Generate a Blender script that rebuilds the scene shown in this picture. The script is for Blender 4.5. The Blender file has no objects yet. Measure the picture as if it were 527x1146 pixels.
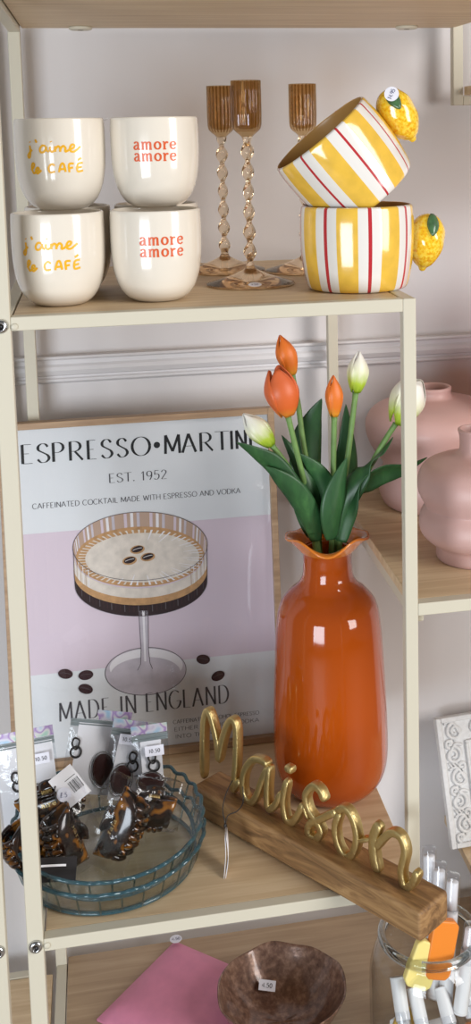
import bpy, math, random
from mathutils import Vector, Matrix, Euler

# ------------------------------------------------------------------ camera
scene = bpy.context.scene
COL = scene.collection
CAM = Vector((0.08538, -1.11377, 0.81543))
RX = Vector((0.980905, -0.193667, -0.017859))
UX = Vector((0.042249, 0.122548, 0.991563))
FX = Vector((0.189844, 0.973383, -0.128390))
FPX, CX, CY = 1281.5875, 360.013, 313.110
cam_d = bpy.data.cameras.new('camera')
cam = bpy.data.objects.new('camera', cam_d)
COL.objects.link(cam)
cam.matrix_world = Matrix(((RX.x, UX.x, -FX.x, CAM.x), (RX.y, UX.y, -FX.y, CAM.y), (RX.z, UX.z, -FX.z, CAM.z), (0, 0, 0, 1)))
cam_d.sensor_fit = 'VERTICAL'
cam_d.sensor_height = 36
cam_d.lens = FPX * 36 / 1146
cam_d.shift_x = (263.5 - CX) / 1146
cam_d.shift_y = (CY - 573) / 1146
cam_d.clip_start = 0.01
scene.camera = cam

# ------------------------------------------------------------------ world and light
w = bpy.data.worlds.new('world')
scene.world = w
w.use_nodes = True
nt = w.node_tree
bg = nt.nodes['Background']
bg.inputs['Color'].default_value = (1.0, 0.965, 0.93, 1)
bg.inputs['Strength'].default_value = 0.17
scene.view_settings.view_transform = 'Standard'
scene.view_settings.look = 'None'
scene.view_settings.exposure = 0.0
scene.view_settings.gamma = 1.0
scene.view_settings.use_curve_mapping = False
scene.cycles.transparent_max_bounces = 64
scene.cycles.max_bounces = 16
scene.cycles.transmission_bounces = 16
scene.cycles.glossy_bounces = 6

def area(name, loc, target, sx, sy, energy, color):
    l = bpy.data.lights.new(name, 'AREA')
    l.shape = 'RECTANGLE'; l.size = sx; l.size_y = sy; l.energy = energy; l.color = color
    o = bpy.data.objects.new(name, l); COL.objects.link(o)
    o.location = loc
    o.rotation_euler = (Vector(target) - Vector(loc)).to_track_quat('-Z', 'Y').to_euler()
    return o
area('window_daylight', (2.20, -1.80, 1.15), (0.2, 0.15, 0.35), 0.9, 2.2, 69, (1.0, 0.975, 0.95))
area('shopfront_daylight', (-1.35, -2.5, 0.15), (0.2, 0.2, 0.25), 1.3, 1.2, 64, (0.84, 0.92, 1.0))
# ------------------------------------------------------------------ helpers
def at(px, py, Y):
    """point on the real vertical plane y = Y seen along this sight line"""
    d = FX + RX * ((px - CX) / FPX) - UX * ((py - CY) / FPX)
    return CAM + d * ((Y - CAM.y) / d.y)

def srgb(r, g, b):
    f = lambda c: (c / 255 / 12.92) if c <= 10 else ((c / 255 + 0.055) / 1.055) ** 2.4
    return (f(r), f(g), f(b), 1)

MATS = {}
def mat(name, rgb, rough=0.5, metal=0.0, coat=0.0, sss=0.0, bump=0.0, bump_scale=200, vary=0.0, spec=0.5, trans=0.0, ior=1.45):
    if name in MATS: return MATS[name]
    m = bpy.data.materials.new(name); m.use_nodes = True
    t = m.node_tree; b = t.nodes['Principled BSDF']
    b.inputs['Base Color'].default_value = srgb(*rgb)
    b.inputs['Roughness'].default_value = rough
    b.inputs['Metallic'].default_value = metal
    b.inputs['Coat Weight'].default_value = coat
    b.inputs['Coat Roughness'].default_value = 0.06
    b.inputs['Specular IOR Level'].default_value = spec
    b.inputs['Transmission Weight'].default_value = trans
    b.inputs['IOR'].default_value = ior
    if sss:
        b.inputs['Subsurface Weight'].default_value = sss
        b.inputs['Subsurface Radius'].default_value = (0.01, 0.006, 0.004)
        b.inputs['Subsurface Scale'].default_value = 0.5
    if bump or vary:
        tc = t.nodes.new('ShaderNodeTexCoord')
        n = t.nodes.new('ShaderNodeTexNoise'); n.inputs['Scale'].default_value = bump_scale; n.inputs['Detail'].default_value = 4
        t.links.new(tc.outputs['Object'], n.inputs['Vector'])
        if bump:
            bp = t.nodes.new('ShaderNodeBump'); bp.inputs['Strength'].default_value = bump; bp.inputs['Distance'].default_value = 0.002
            t.links.new(n.outputs['Fac'], bp.inputs['Height']); t.links.new(bp.outputs['Normal'], b.inputs['Normal'])
        if vary:
            r = t.nodes.new('ShaderNodeValToRGB')
            lo = [c * (1 - vary) for c in rgb]; hi = [min(255, c * (1 + vary * 0.6)) for c in rgb]
            r.color_ramp.elements[0].color = srgb(*lo); r.color_ramp.elements[1].color = srgb(*hi)
            r.color_ramp.elements[0].position = 0.3; r.color_ramp.elements[1].position = 0.7
            t.links.new(n.outputs['Fac'], r.inputs['Fac']); t.links.new(r.outputs['Color'], b.inputs['Base Color'])
    MATS[name] = m
    return m

def ramp_mat(name, stops, scale, rough=0.5, coat=0.0, detail=4, dist=0.0, bump=0.0, metal=0.0, noise='NOISE'):
    """noise driven colour ramp; scale is a 3-vector so grain can be stretched"""
    if name in MATS: return MATS[name]
    m = bpy.data.materials.new(name); m.use_nodes = True
    t = m.node_tree; b = t.nodes['Principled BSDF']
    b.inputs['Roughness'].default_value = rough; b.inputs['Coat Weight'].default_value = coat; b.inputs['Metallic'].default_value = metal
    tc = t.nodes.new('ShaderNodeTexCoord'); mp = t.nodes.new('ShaderNodeMapping')
    mp.inputs['Scale'].default_value = scale
    t.links.new(tc.outputs['Object'], mp.inputs['Vector'])
    n = t.nodes.new('ShaderNodeTexNoise'); n.inputs['Scale'].default_value = 1; n.inputs['Detail'].default_value = detail
    n.inputs['Distortion'].default_value = dist; n.inputs['Roughness'].default_value = 0.6
    t.links.new(mp.outputs['Vector'], n.inputs['Vector'])
    r = t.nodes.new('ShaderNodeValToRGB')
    els = r.color_ramp.elements
    els[0].position = stops[0][0]; els[0].color = srgb(*stops[0][1])
    els[1].position = stops[-1][0]; els[1].color = srgb(*stops[-1][1])
    for p_, c_ in stops[1:-1]:
        e = els.new(p_); e.color = srgb(*c_)
    t.links.new(n.outputs['Fac'], r.inputs['Fac']); t.links.new(r.outputs['Color'], b.inputs['Base Color'])
    if bump:
        bp = t.nodes.new('ShaderNodeBump'); bp.inputs['Strength'].default_value = bump; bp.inputs['Distance'].default_value = 0.001
        t.links.new(n.outputs['Fac'], bp.inputs['Height']); t.links.new(bp.outputs['Normal'], b.inputs['Normal'])
    MATS[name] = m
    return m

def zgrad_mat(name, stops, rough=0.4, axis=2, noise=0.0, noise_scale=(200, 200, 20), sss=0.0):
    """colour along a local axis of the part (stops in metres, object space)"""
    if name in MATS: return MATS[name]
    m = bpy.data.materials.new(name); m.use_nodes = True
    t = m.node_tree; b = t.nodes['Principled BSDF']; b.inputs['Roughness'].default_value = rough
    if sss:
        b.inputs['Subsurface Weight'].default_value = sss; b.inputs['Subsurface Radius'].default_value = (0.01, 0.008, 0.004); b.inputs['Subsurface Scale'].default_value = 0.4
    tc = t.nodes.new('ShaderNodeTexCoord'); sx = t.nodes.new('ShaderNodeSeparateXYZ')
    t.links.new(tc.outputs['Object'], sx.inputs['Vector'])
    mr = t.nodes.new('ShaderNodeMapRange'); mr.inputs['From Min'].default_value = stops[0][0]; mr.inputs['From Max'].default_value = stops[-1][0]
    src = sx.outputs[axis]
    if noise:
        mp = t.nodes.new('ShaderNodeMapping'); mp.inputs['Scale'].default_value = noise_scale
        t.links.new(tc.outputs['Object'], mp.inputs['Vector'])
        n = t.nodes.new('ShaderNodeTexNoise'); n.inputs['Scale'].default_value = 1; n.inputs['Detail'].default_value = 3
        t.links.new(mp.outputs['Vector'], n.inputs['Vector'])
        ma = t.nodes.new('ShaderNodeMath'); ma.operation = 'MULTIPLY_ADD'; ma.inputs[1].default_value = noise
        ad = t.nodes.new('ShaderNodeMath'); ad.operation = 'ADD'; ad.inputs[1].default_value = -noise / 2
        t.links.new(n.outputs['Fac'], ma.inputs[0]); t.links.new(src, ma.inputs[2]); t.links.new(ma.outputs[0], ad.inputs[0])
        src = ad.outputs[0]
    t.links.new(src, mr.inputs['Value'])
    r = t.nodes.new('ShaderNodeValToRGB'); els = r.color_ramp.elements
    z0, z1 = stops[0][0], stops[-1][0]
    els[0].position = 0; els[0].color = srgb(*stops[0][1]); els[1].position = 1; els[1].color = srgb(*stops[-1][1])
    for p_, c_ in stops[1:-1]:
        e = els.new((p_ - z0) / (z1 - z0)); e.color = srgb(*c_)
    t.links.new(mr.outputs['Result'], r.inputs['Fac']); t.links.new(r.outputs['Color'], b.inputs['Base Color'])
    MATS[name] = m
    return m

def thin_glass(name, tint, blend=0.25, rough=0.03, base=0.04, bump=0.0, bump_scale=60):
    """sheet of clear material: lets light straight through, mirrors by Fresnel"""
    if name in MATS: return MATS[name]
    m = bpy.data.materials.new(name); m.use_nodes = True
    t = m.node_tree; t.nodes.clear()
    out = t.nodes.new('ShaderNodeOutputMaterial'); mx = t.nodes.new('ShaderNodeMixShader')
    tr = t.nodes.new('ShaderNodeBsdfTransparent'); tr.inputs['Color'].default_value = srgb(*tint)
    gl = t.nodes.new('ShaderNodeBsdfGlossy'); gl.inputs['Roughness'].default_value = rough
    lw = t.nodes.new('ShaderNodeLayerWeight'); lw.inputs['Blend'].default_value = 0.5
    pw = t.nodes.new('ShaderNodeMath'); pw.operation = 'POWER'; pw.inputs[1].default_value = 1.2 / blend
    t.links.new(lw.outputs['Facing'], pw.inputs[0])
    ma = t.nodes.new('ShaderNodeMath'); ma.operation = 'MULTIPLY_ADD'; ma.inputs[1].default_value = 0.9; ma.inputs[2].default_value = base; ma.use_clamp = True
    if bump:
        tc = t.nodes.new('ShaderNodeTexCoord'); n = t.nodes.new('ShaderNodeTexNoise'); n.inputs['Scale'].default_value = bump_scale; n.inputs['Detail'].default_value = 3
        t.links.new(tc.outputs['Object'], n.inputs['Vector'])
        bp = t.nodes.new('ShaderNodeBump'); bp.inputs['Strength'].default_value = bump; bp.inputs['Distance'].default_value = 0.01
        t.links.new(n.outputs['Fac'], bp.inputs['Height'])
        t.links.new(bp.outputs['Normal'], gl.inputs['Normal']); t.links.new(bp.outputs['Normal'], lw.inputs['Normal'])
    t.links.new(pw.outputs[0], ma.inputs[0]); t.links.new(ma.outputs[0], mx.inputs['Fac'])
    t.links.new(tr.outputs[0], mx.inputs[1]); t.links.new(gl.outputs[0], mx.inputs[2]); t.links.new(mx.outputs[0], out.inputs['Surface'])
    MATS[name] = m
    return m

def real_glass(name, tint, ior=1.45, rough=0.0):
    if name in MATS: return MATS[name]
    m = bpy.data.materials.new(name); m.use_nodes = True
    t = m.node_tree; t.nodes.clear()
    out = t.nodes.new('ShaderNodeOutputMaterial'); g = t.nodes.new('ShaderNodeBsdfGlass')
    g.inputs['Color'].default_value = srgb(*tint); g.inputs['IOR'].default_value = ior; g.inputs['Roughness'].default_value = rough
    t.links.new(g.outputs[0], out.inputs['Surface'])
    MATS[name] = m
    return m

class MB:
    def __init__(self): self.v = []; self.f = []; self.m = []
    def add(self, verts, faces, mi=0):
        o = len(self.v); self.v += [Vector(p) for p in verts]
        for f in faces: self.f.append([o + i for i in f]); self.m.append(mi)
        return o
    def box(self, x0, x1, y0, y1, z0, z1, mi=0):
        P = [(x, y, z) for z in (z0, z1) for y in (y0, y1) for x in (x0, x1)]
        self.add(P, [(0, 2, 3, 1), (4, 5, 7, 6), (0, 1, 5, 4), (2, 6, 7, 3), (0, 4, 6, 2), (1, 3, 7, 5)], mi)
    def xbox(self, M, sx, sy, sz, mi=0):
        P = [M @ Vector((x * sx / 2, y * sy / 2, z * sz / 2)) for z in (-1, 1) for y in (-1, 1) for x in (-1, 1)]
        self.add(P, [(0, 2, 3, 1), (4, 5, 7, 6), (0, 1, 5, 4), (2, 6, 7, 3), (0, 4, 6, 2), (1, 3, 7, 5)], mi)
    def grid(self, rows, mi=0, closed=False, mis=None):
        nr, nc = len(rows), len(rows[0])
        o = len(self.v)
        for r in rows: self.v += [Vector(p) for p in r]
        for i in range(nr - 1):
            for j in range(nc if closed else nc - 1):
                a = o + i * nc + j; b = o + i * nc + (j + 1) % nc
                self.f.append([a, b, b + nc, a + nc]); self.m.append(mis(i, j) if mis else mi)
        return o
    def cap(self, o, nc, row, flip=False, mi=0):
        f = [o + row * nc + j for j in range(nc)]
        self.f.append(f[::-1] if flip else f); self.m.append(mi)
    def lathe(self, prof, n=64, mi=0, rmod=None, zmod=None, cap0=True, cap1=False, mis=None, c=(0, 0)):
        rows = []
        for k, (r, z) in enumerate(prof):
            row = []
            for j in range(n):
                a = 2 * math.pi * j / n
                rr = r * (rmod(a, z, k) if rmod else 1); zz = z + (zmod(a, z, k) if zmod else 0)
                row.append((c[0] + rr * math.cos(a), c[1] + rr * math.sin(a), zz))
            rows.append(row)
        o = self.grid(rows, mi, True, mis)
        if cap0: self.cap(o, n, 0, True, mi)
        if cap1: self.cap(o, n, len(prof) - 1, False, mi)
        return o
    def tube(self, pts, rad, n=10, mi=0, caps=True, closed=False):
        pts = [Vector(p) for p in pts]; L = len(pts)
        rs = rad if isinstance(rad, (list, tuple)) else [rad] * L
        rows = []; nrm = None
        for i, p in enumerate(pts):
            a = pts[(i - 1) % L] if (i > 0 or closed) else pts[0]; b = pts[(i + 1) % L] if (i < L - 1 or closed) else pts[-1]
            t = (b - a).normalized() if (b - a).length > 1e-9 else Vector((0, 0, 1))
            if nrm is None:
                nrm = t.orthogonal().normalized()
            else:
                nrm = (nrm - t * nrm.dot(t)).normalized()
            bi = t.cross(nrm)
            rows.append([p + (nrm * math.cos(2 * math.pi * k / n) + bi * math.sin(2 * math.pi * k / n)) * rs[i] for k in range(n)])
        if closed: rows.append(rows[0])
        o = self.grid(rows, mi, True)
        if caps and not closed:
            self.cap(o, n, 0, True, mi); self.cap(o, n, L - 1, False, mi)
    def sphere(self, c, rx, ry, rz, n=20, mi=0, M=None):
        prof = [(max(1e-5, math.sin(math.pi * i / (n // 2))), -math.cos(math.pi * i / (n // 2))) for i in range(n // 2 + 1)]
        rows = []
        for r, z in prof:
            row = []
            for j in range(n):
                p = Vector((r * math.cos(2 * math.pi * j / n) * rx, r * math.sin(2 * math.pi * j / n) * ry, z * rz))
                if M: p = M @ p
                row.append(p + Vector(c))
            rows.append(row)
        self.grid(rows, mi, True)
    def ribbon(self, pts, wfn, fmap, mi=0):
        """flat pen stroke through 2D pts; wfn(dx,dy) gives the full width; fmap maps 2D to 3D"""
        P = [Vector((p[0], p[1], 0)) for p in pts]
        A, B = [], []
        for i, p in enumerate(P):
            a = P[max(0, i - 1)]; b = P[min(len(P) - 1, i + 1)]
            t = b - a
            t = t.normalized() if t.length > 1e-12 else Vector((1, 0, 0))
            h = wfn(t.x, t.y) / 2
            nn = Vector((-t.y, t.x, 0)) * h
            A.append(fmap(p.x + nn.x, p.y + nn.y)); B.append(fmap(p.x - nn.x, p.y - nn.y))
        self.grid([B, A], mi)
    def poly(self, pts, fmap, mi=0):
        o = len(self.v); self.v += [Vector(fmap(x, y)) for x, y in pts]
        self.f.append([o + i for i in range(len(pts))]); self.m.append(mi)

def link(o, parent=None):
    COL.objects.link(o)
    if parent is not None: o.parent = parent
    return o

def obj(name, mb, mats, parent=None, smooth=True, bevel=0.0, subsurf=0, solid=0.0, flat_angle=None):
    me = bpy.data.meshes.new(name)
    me.from_pydata([tuple(v) for v in mb.v], [], mb.f)
    if not isinstance(mats, (list, tuple)): mats = [mats]
    for m in mats: me.materials.append(m)
    for p_, mi in zip(me.polygons, mb.m): p_.material_index = mi; p_.use_smooth = smooth
    me.update()
    o = link(bpy.data.objects.new(name, me), parent)
    if solid:
        s = o.modifiers.new('solid', 'SOLIDIFY'); s.thickness = solid; s.offset = 0
    if bevel:
        b = o.modifiers.new('bevel', 'BEVEL'); b.width = bevel; b.segments = 3; b.limit_method = 'ANGLE'; b.angle_limit = math.radians(40)
        try: b.harden_normals = True
        except Exception: pass
    if subsurf:
        s = o.modifiers.new('sub', 'SUBSURF'); s.levels = subsurf; s.render_levels = subsurf
    return o

def tag(o, label, cat, group=None):
    o['label'] = label; o['category'] = cat
    if group: o['group'] = group
    return o

def thing(name, label, cat, loc=(0, 0, 0), rot=(0, 0, 0), group=None):
    o = bpy.data.objects.new(name, None); COL.objects.link(o)
    o.empty_display_size = 0.02
    o.location = loc; o.rotation_euler = rot
    return tag(o, label, cat, group)

def children(o): return [c for c in bpy.data.objects if c.parent == o]

def dup(o, parent=None):
    c = o.copy(); COL.objects.link(c); c.parent = parent
    for ch in children(o): dup(ch, c)
    return c

def place(o, loc, rot=(0, 0, 0), label=None, group=None):
    o.location = loc; o.rotation_euler = rot
    if label: o['label'] = label
    if group: o['group'] = group
    return o

def struct(name, mb, m, **k):
    o = obj(name, mb, m, **k); o['kind'] = 'structure'; return o

def smoothline(pts, n=8, closed=False):
    """Catmull-Rom through pts (any dimension)"""
    P = [tuple(p) for p in pts]; out = []; L = len(P)
    rng = L if closed else L - 1
    for i in range(rng):
        g = (lambda k: P[k % L]) if closed else (lambda k: P[min(max(k, 0), L - 1)])
        p0, p1, p2, p3 = g(i - 1), g(i), g(i + 1), g(i + 2)
        for s in range(n):
            t = s / n
            out.append(tuple(0.5 * ((2 * b) + (c - a) * t + (2 * a - 5 * b + 4 * c - d) * t * t + (3 * b - a - 3 * c + d) * t ** 3) for a, b, c, d in zip(p0, p1, p2, p3)))
    if not closed: out.append(P[-1])
    return out

def arc(cx, cy, rx, ry, a0, a1, n=14):
    return [(cx + rx * math.cos(math.radians(a0 + (a1 - a0) * i / n)), cy + ry * math.sin(math.radians(a0 + (a1 - a0) * i / n))) for i in range(n + 1)]

# ---- a pen-stroke alphabet: glyph -> (advance, [strokes]); capitals are 1 unit high
GL = {
 'A': (.80, [[(0, 0), (.36, 1)], [(.36, 1), (.74, 0)], [(.13, .34), (.60, .34)]]),
 'C': (.82, [arc(.42, .5, .40, .5, 48, 312, 22)]),
 'D': (.82, [[(.08, 0), (.08, 1)], [(.08, 1), (.30, 1)] + arc(.30, .5, .44, .5, 88, -88, 16) + [(.30, 0), (.08, 0)]]),
 'E': (.62, [[(.08, 0), (.08, 1)], [(.08, 1), (.52, 1)], [(.08, .52), (.40, .52)], [(.08, 0), (.56, 0)]]),
 'F': (.58, [[(.08, 0), (.08, 1)], [(.08, 1), (.52, 1)], [(.08, .50), (.42, .50)]]),
 'G': (.86, [arc(.44, .5, .42, .5, 48, 350, 22), [(.55, .42), (.86, .42)]]),
 'H': (.80, [[(.08, 0), (.08, 1)], [(.72, 0), (.72, 1)], [(.08, .5), (.72, .5)]]),
 'I': (.28, [[(.14, 0), (.14, 1)]]),
 'K': (.74, [[(.08, 0), (.08, 1)], [(.08, .42), (.62, 1)], [(.26, .58), (.70, 0)]]),
 'L': (.58, [[(.08, 0), (.08, 1)], [(.08, 0), (.54, 0)]]),
 'M': (.98, [[(.06, 0), (.10, 1)], [(.10, 1), (.48, .12)], [(.48, .12), (.86, 1)], [(.86, 1), (.90, 0)]]),
 'N': (.80, [[(.08, 0), (.08, 1)], [(.08, 1), (.70, 0)], [(.70, 0), (.70, 1)]]),
 'O': (.92, [arc(.46, .5, .42, .5, 0, 360, 32)]),
 'P': (.64, [[(.08, 0), (.08, 1)], [(.08, 1), (.28, 1)] + arc(.28, .74, .30, .26, 88, -88, 12) + [(.10, .48)]]),
 'R': (.74, [[(.08, 0), (.08, 1)], [(.08, 1), (.28, 1)] + arc(.28, .74, .30, .26, 88, -88, 12) + [(.10, .48)], [(.30, .48), (.68, 0)]]),
 'S': (.66, [smoothline([(.54, .82), (.42, .97), (.24, .98), (.10, .84), (.12, .66), (.32, .52), (.52, .38), (.58, .20), (.44, .03), (.22, .01), (.06, .18)], 4)]),
 'T': (.70, [[(.35, 0), (.35, 1)], [(.0, 1), (.70, 1)]]),
 'U': (.78, [[(.08, 1), (.08, .32)] + arc(.39, .32, .31, .32, 180, 360, 14) + [(.70, 1)]]),
 'V': (.76, [[(.02, 1), (.38, 0)], [(.38, 0), (.74, 1)]]),
 'W': (1.1, [[(.02, 1), (.28, 0)], [(.28, 0), (.54, .9)], [(.54, .9), (.80, 0)], [(.80, 0), (1.06, 1)]]),
 'X': (.72, [[(.04, 1), (.68, 0)], [(.04, 0), (.68, 1)]]),
 '0': (.62, [arc(.31, .5, .25, .5, 0, 360, 24)]),
 '1': (.40, [[(.06, .80), (.22, 1), (.22, 0)]]),
 '2': (.60, [smoothline([(.08, .78), (.16, .95), (.32, 1), (.48, .88), (.48, .68), (.30, .38), (.06, 0)], 4), [(.06, 0), (.54, 0)]]),
 '4': (.62, [[(.44, 0), (.44, 1), (.04, .30), (.58, .30)]]),
 '5': (.60, [[(.50, 1), (.14, 1), (.10, .56)] , smoothline([(.10, .56), (.28, .64), (.48, .52), (.50, .26), (.36, .03), (.18, 0), (.06, .12)], 4)]),
 '9': (.62, [arc(.30, .70, .23, .29, 0, 360, 20), smoothline([(.53, .70), (.50, .36), (.34, .0)], 5)]),
 '.': (.26, [[(.10, .0), (.10, .12)]]),
 '£': (.60, [smoothline([(.52, .84), (.36, 1), (.22, .86), (.24, .4), (.08, 0)], 5), [(.08, 0), (.54, 0)], [(.08, .46), (.42, .46)]]),
 ' ': (.36, []),
 # lower case, x-height 1
 'a': (1.02, [smoothline([(.16, .80), (.34, .97), (.58, .95), (.70, .74), (.70, .20), (.80, .05), (.96, .06)], 5), smoothline([(.70, .58), (.34, .52), (.14, .30), (.24, .07), (.48, .07), (.70, .28)], 5)]),
 'm': (1.62, [[(.22, 0), (.22, .94)], [(.04, .96), (.24, .96)], smoothline([(.22, .66), (.40, .90), (.62, .94), (.74, .74), (.74, .0)], 5), smoothline([(.74, .66), (.92, .90), (1.14, .94), (1.26, .74), (1.26, .0)], 5), [(.04, .04), (.40, .04)], [(.60, .04), (.90, .04)], [(1.10, .04), (1.46, .04)]]),
 'o': (1.06, [arc(.50, .5, .38, .45, 0, 360, 28)]),
 'r': (.90, [[(.26, 0), (.26, .94)], [(.04, .96), (.28, .96)], smoothline([(.26, .60), (.44, .86), (.62, .94), (.76, .80)], 4), [(.06, .04), (.50, .04)]]),
 'e': (1.0, [[(.14, .54), (.82, .54)], smoothline([(.82, .54), (.76, .84), (.50, .96), (.22, .84), (.12, .50), (.24, .16), (.52, .04), (.84, .20)], 5)]),
 'i': (.36, [[(.14, 0), (.14, .9)], [(.14, 1.25), (.14, 1.4)]]),
 't': (.5, [[(.2, 1.4), (.2, .1), (.4, 0)], [(0, 1), (.44, 1)]]),
}
def text_width(s, h, gap=0.0): return sum(GL[c][0] * h + gap for c in s) - gap
def write(mb, s, x, y, h, thick, thin, fmap, mi=0, gap=0.0, sx=1.0):
    for c in s:
        adv, st = GL[c]
        for q in st:
            if len(q) == 2:
                q = [q[0], ((q[0][0] + q[1][0]) / 2, (q[0][1] + q[1][1]) / 2), q[1]]
            mb.ribbon([(x + px * h * sx, y + py * h) for px, py in q], lambda dx, dy: thin + (thick - thin) * abs(dy) ** 1.5, fmap, mi)
        x += adv * h * sx + gap
    return x

# ------------------------------------------------------------------ materials
M_post = mat('cream_powder_coat', (206, 199, 180), 0.42, bump=0.03, bump_scale=900)
M_wall = mat('painted_plaster', (214, 209, 208), 0.85, bump=0.06, bump_scale=90)
M_trim = mat('white_trim_paint', (214, 211, 212), 0.5)
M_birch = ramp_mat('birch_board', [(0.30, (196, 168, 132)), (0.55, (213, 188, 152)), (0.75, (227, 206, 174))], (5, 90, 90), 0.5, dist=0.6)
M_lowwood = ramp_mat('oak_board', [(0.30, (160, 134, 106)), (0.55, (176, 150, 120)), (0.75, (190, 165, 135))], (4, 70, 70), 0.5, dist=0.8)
M_frame = ramp_mat('frame_oak', [(0.30, (150, 120, 92)), (0.6, (176, 146, 115)), (0.8, (192, 164, 132))], (8, 120, 120), 0.5, dist=0.4)
M_block = ramp_mat('mango_wood', [(0.30, (100, 72, 44)), (0.48, (140, 104, 66)), (0.62, (164, 126, 82)), (0.78, (184, 146, 100))], (14, 70, 90), 0.55, dist=1.6, bump=0.25, detail=6)
M_white = mat('white_glaze', (231, 222, 208), 0.16, coat=0.6)
M_chrome = mat('chrome', (200, 202, 205), 0.18, 1.0)
M_dark = mat('dark_plastic', (38, 34, 34), 0.35)
M_black = mat('black_ink', (26, 24, 28), 0.6)
M_inkgrey = mat('grey_ink', (84, 80, 86), 0.6)
M_paper = mat('white_card', (235, 233, 236), 0.6)
M_sticker = mat('price_sticker_paper', (232, 232, 242), 0.5)
M_inkblue = mat('ballpoint_ink', (62, 66, 110), 0.6)
M_gold = mat('brushed_gold', (212, 188, 130), 0.42, 1.0, bump=0.35, bump_scale=260)
M_orange = mat('orange_cased_glass', (172, 74, 12), 0.08, coat=0.35)
M_lip = mat('amber_orange_glass', (212, 124, 44), 0.08, coat=0.4, sss=0.3)
M_pink = mat('pink_matt_ceramic', (206, 168, 161), 0.42, bump=0.05, bump_scale=300)
M_leaf = ramp_mat('tulip_leaf', [(0.3, (30, 66, 38)), (0.6, (48, 92, 50)), (0.8, (72, 120, 66))], (60, 60, 12), 0.42, dist=0.3)
M_stem = mat('tulip_stem', (112, 146, 82), 0.5, vary=0.12, bump_scale=60)
M_tort = ramp_mat('tortoiseshell', [(0.40, (22, 14, 12)), (0.53, (46, 26, 16)), (0.60, (112, 68, 18)), (0.74, (156, 100, 26))], (62, 62, 62), 0.16, coat=0.4, detail=1, dist=0.5)
M_film = thin_glass('clear_film', (252, 252, 253), 0.24, 0.10, 0.05, bump=0.4, bump_scale=30)
M_bagfilm = thin_glass('zip_bag_film', (247, 248, 249), 0.2, 0.10, 0.05, bump=0.2, bump_scale=40)
M_dishglass = thin_glass('dish_glass', (252, 254, 254), 0.30, 0.02, 0.025)
M_rimglass = mat('teal_glass_edge', (70, 112, 124), 0.05, coat=0.5, trans=0.55)
M_flute = thin_glass('flute_glass', (196, 214, 218), 0.4, 0.05, 0.10)
M_jar = thin_glass('jar_glass', (251, 252, 252), 0.26, 0.02, 0.03)
M_jarrim = real_glass('jar_rim_glass', (246, 248, 248))
M_clear = real_glass('smoky_clear_glass', (252, 244, 232))
M_amber = thin_glass('amber_glass', (236, 220, 192), 0.28, 0.03, 0.05)
M_amber2 = thin_glass('amber_glass_rib', (206, 178, 138), 0.28, 0.03, 0.05)

def holo_mat():
    m = bpy.data.materials.new('holographic_foil'); m.use_nodes = True
    t = m.node_tree; b = t.nodes['Principled BSDF']; b.inputs['Roughness'].default_value = 0.25; b.inputs['Metallic'].default_value = 0.5
    tc = t.nodes.new('ShaderNodeTexCoord'); n = t.nodes.new('ShaderNodeTexNoise'); n.inputs['Scale'].default_value = 55; n.inputs['Detail'].default_value = 1
    r = t.nodes.new('ShaderNodeValToRGB'); els = r.color_ramp.elements
    els[0].position = 0.28; els[0].color = srgb(70, 120, 205); els[1].position = 0.74; els[1].color = srgb(238, 186, 160)
    for p_, c_ in [(0.40, (176, 208, 232)), (0.48, (226, 222, 232)), (0.54, (172, 140, 196)), (0.60, (228, 226, 224)), (0.67, (176, 214, 200))]:
        e = els.new(p_); e.color = srgb(*c_)
    t.links.new(tc.outputs['Object'], n.inputs['Vector']); t.links.new(n.outputs['Fac'], r.inputs['Fac']); t.links.new(r.outputs['Color'], b.inputs['Base Color'])
    return m
M_holo = holo_mat()

# ------------------------------------------------------------------ setting
FLOOR = -0.75
ZU, ZR, ZT, ZB = 0.6455, 0.3198, 0.9513, -0.327
WY = 0.432
b = MB(); b.box(-2.5, 3.5, WY, WY + 0.1, FLOOR, 2.6); struct('wall_back', b, M_wall, smooth=False)
b = MB(); b.box(-2.5, 3.5, -3.6, WY, FLOOR - 0.1, FLOOR); struct('floor', b, mat('shop_floor', (150, 136, 122), 0.5, vary=0.1, bump_scale=8), smooth=False)
# dado rail: one moulding profile run along the wall
prof = [(0, .5262), (-.016, .5262), (-.017, .5235), (-.012, .5205), (-.011, .5150), (-.014, .5120), (-.015, .507), (-.011, .5005), (-.0075, .4985), (-.0075, .4962), (-.010, .4945), (-.010, .4915), (-.005, .4885), (0, .4870)]
b = MB(); b.grid([[(x, WY + y, z) for y, z in prof] for x in (-2.4, 3.4)]); struct('trim_1', b, M_trim, smooth=False)

# ------------------------------------------------------------------ shelving unit
T = 0.0137
shelf = thing('shelving_unit', 'cream metal shelving unit with staggered birch boards holding the mugs and vases', 'shelf', (0, 0, FLOOR))
def sbox(name, m, x0, x1, y0, y1, z0, z1, bev=0.0012, parent=None):
    b = MB(); b.box(x0, x1, y0, y1, z0 - FLOOR, z1 - FLOOR); return obj(name, b, m, parent or shelf, smooth=False, bevel=bev)
BK = 0.405
post_l = sbox('post', M_post, -.0165, 0, 0, .0165, FLOOR, 1.05)
sbox('post', M_post, -.0150, 0, BK - .0150, BK, FLOOR, 1.05)
post_r = sbox('post', M_post, .4 - T, .4, 0, T, -T, ZU)
sbox('post', M_post, .4 - T, .4, BK - T, BK, -.0205, ZU)
sbox('post', M_post, .565, .579, BK - T, BK, .8474, 1.05)
for z, x1 in ((ZU, .4 - T), (0.0, .4 - T), (ZT + .012, .60)):
    sbox('crossbar', M_post, 0, x1, 0, T, z - T, z)
sbox('crossbar', M_post, .4, .96, 0, T, ZR - T, ZR)
sbox('crossbar', M_post, .579, .96, BK - T, BK, .8474, .8600)
sbox('crossbar', M_post, 0, .96, BK - T, BK, ZB - .028, ZB - .0125)
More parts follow.
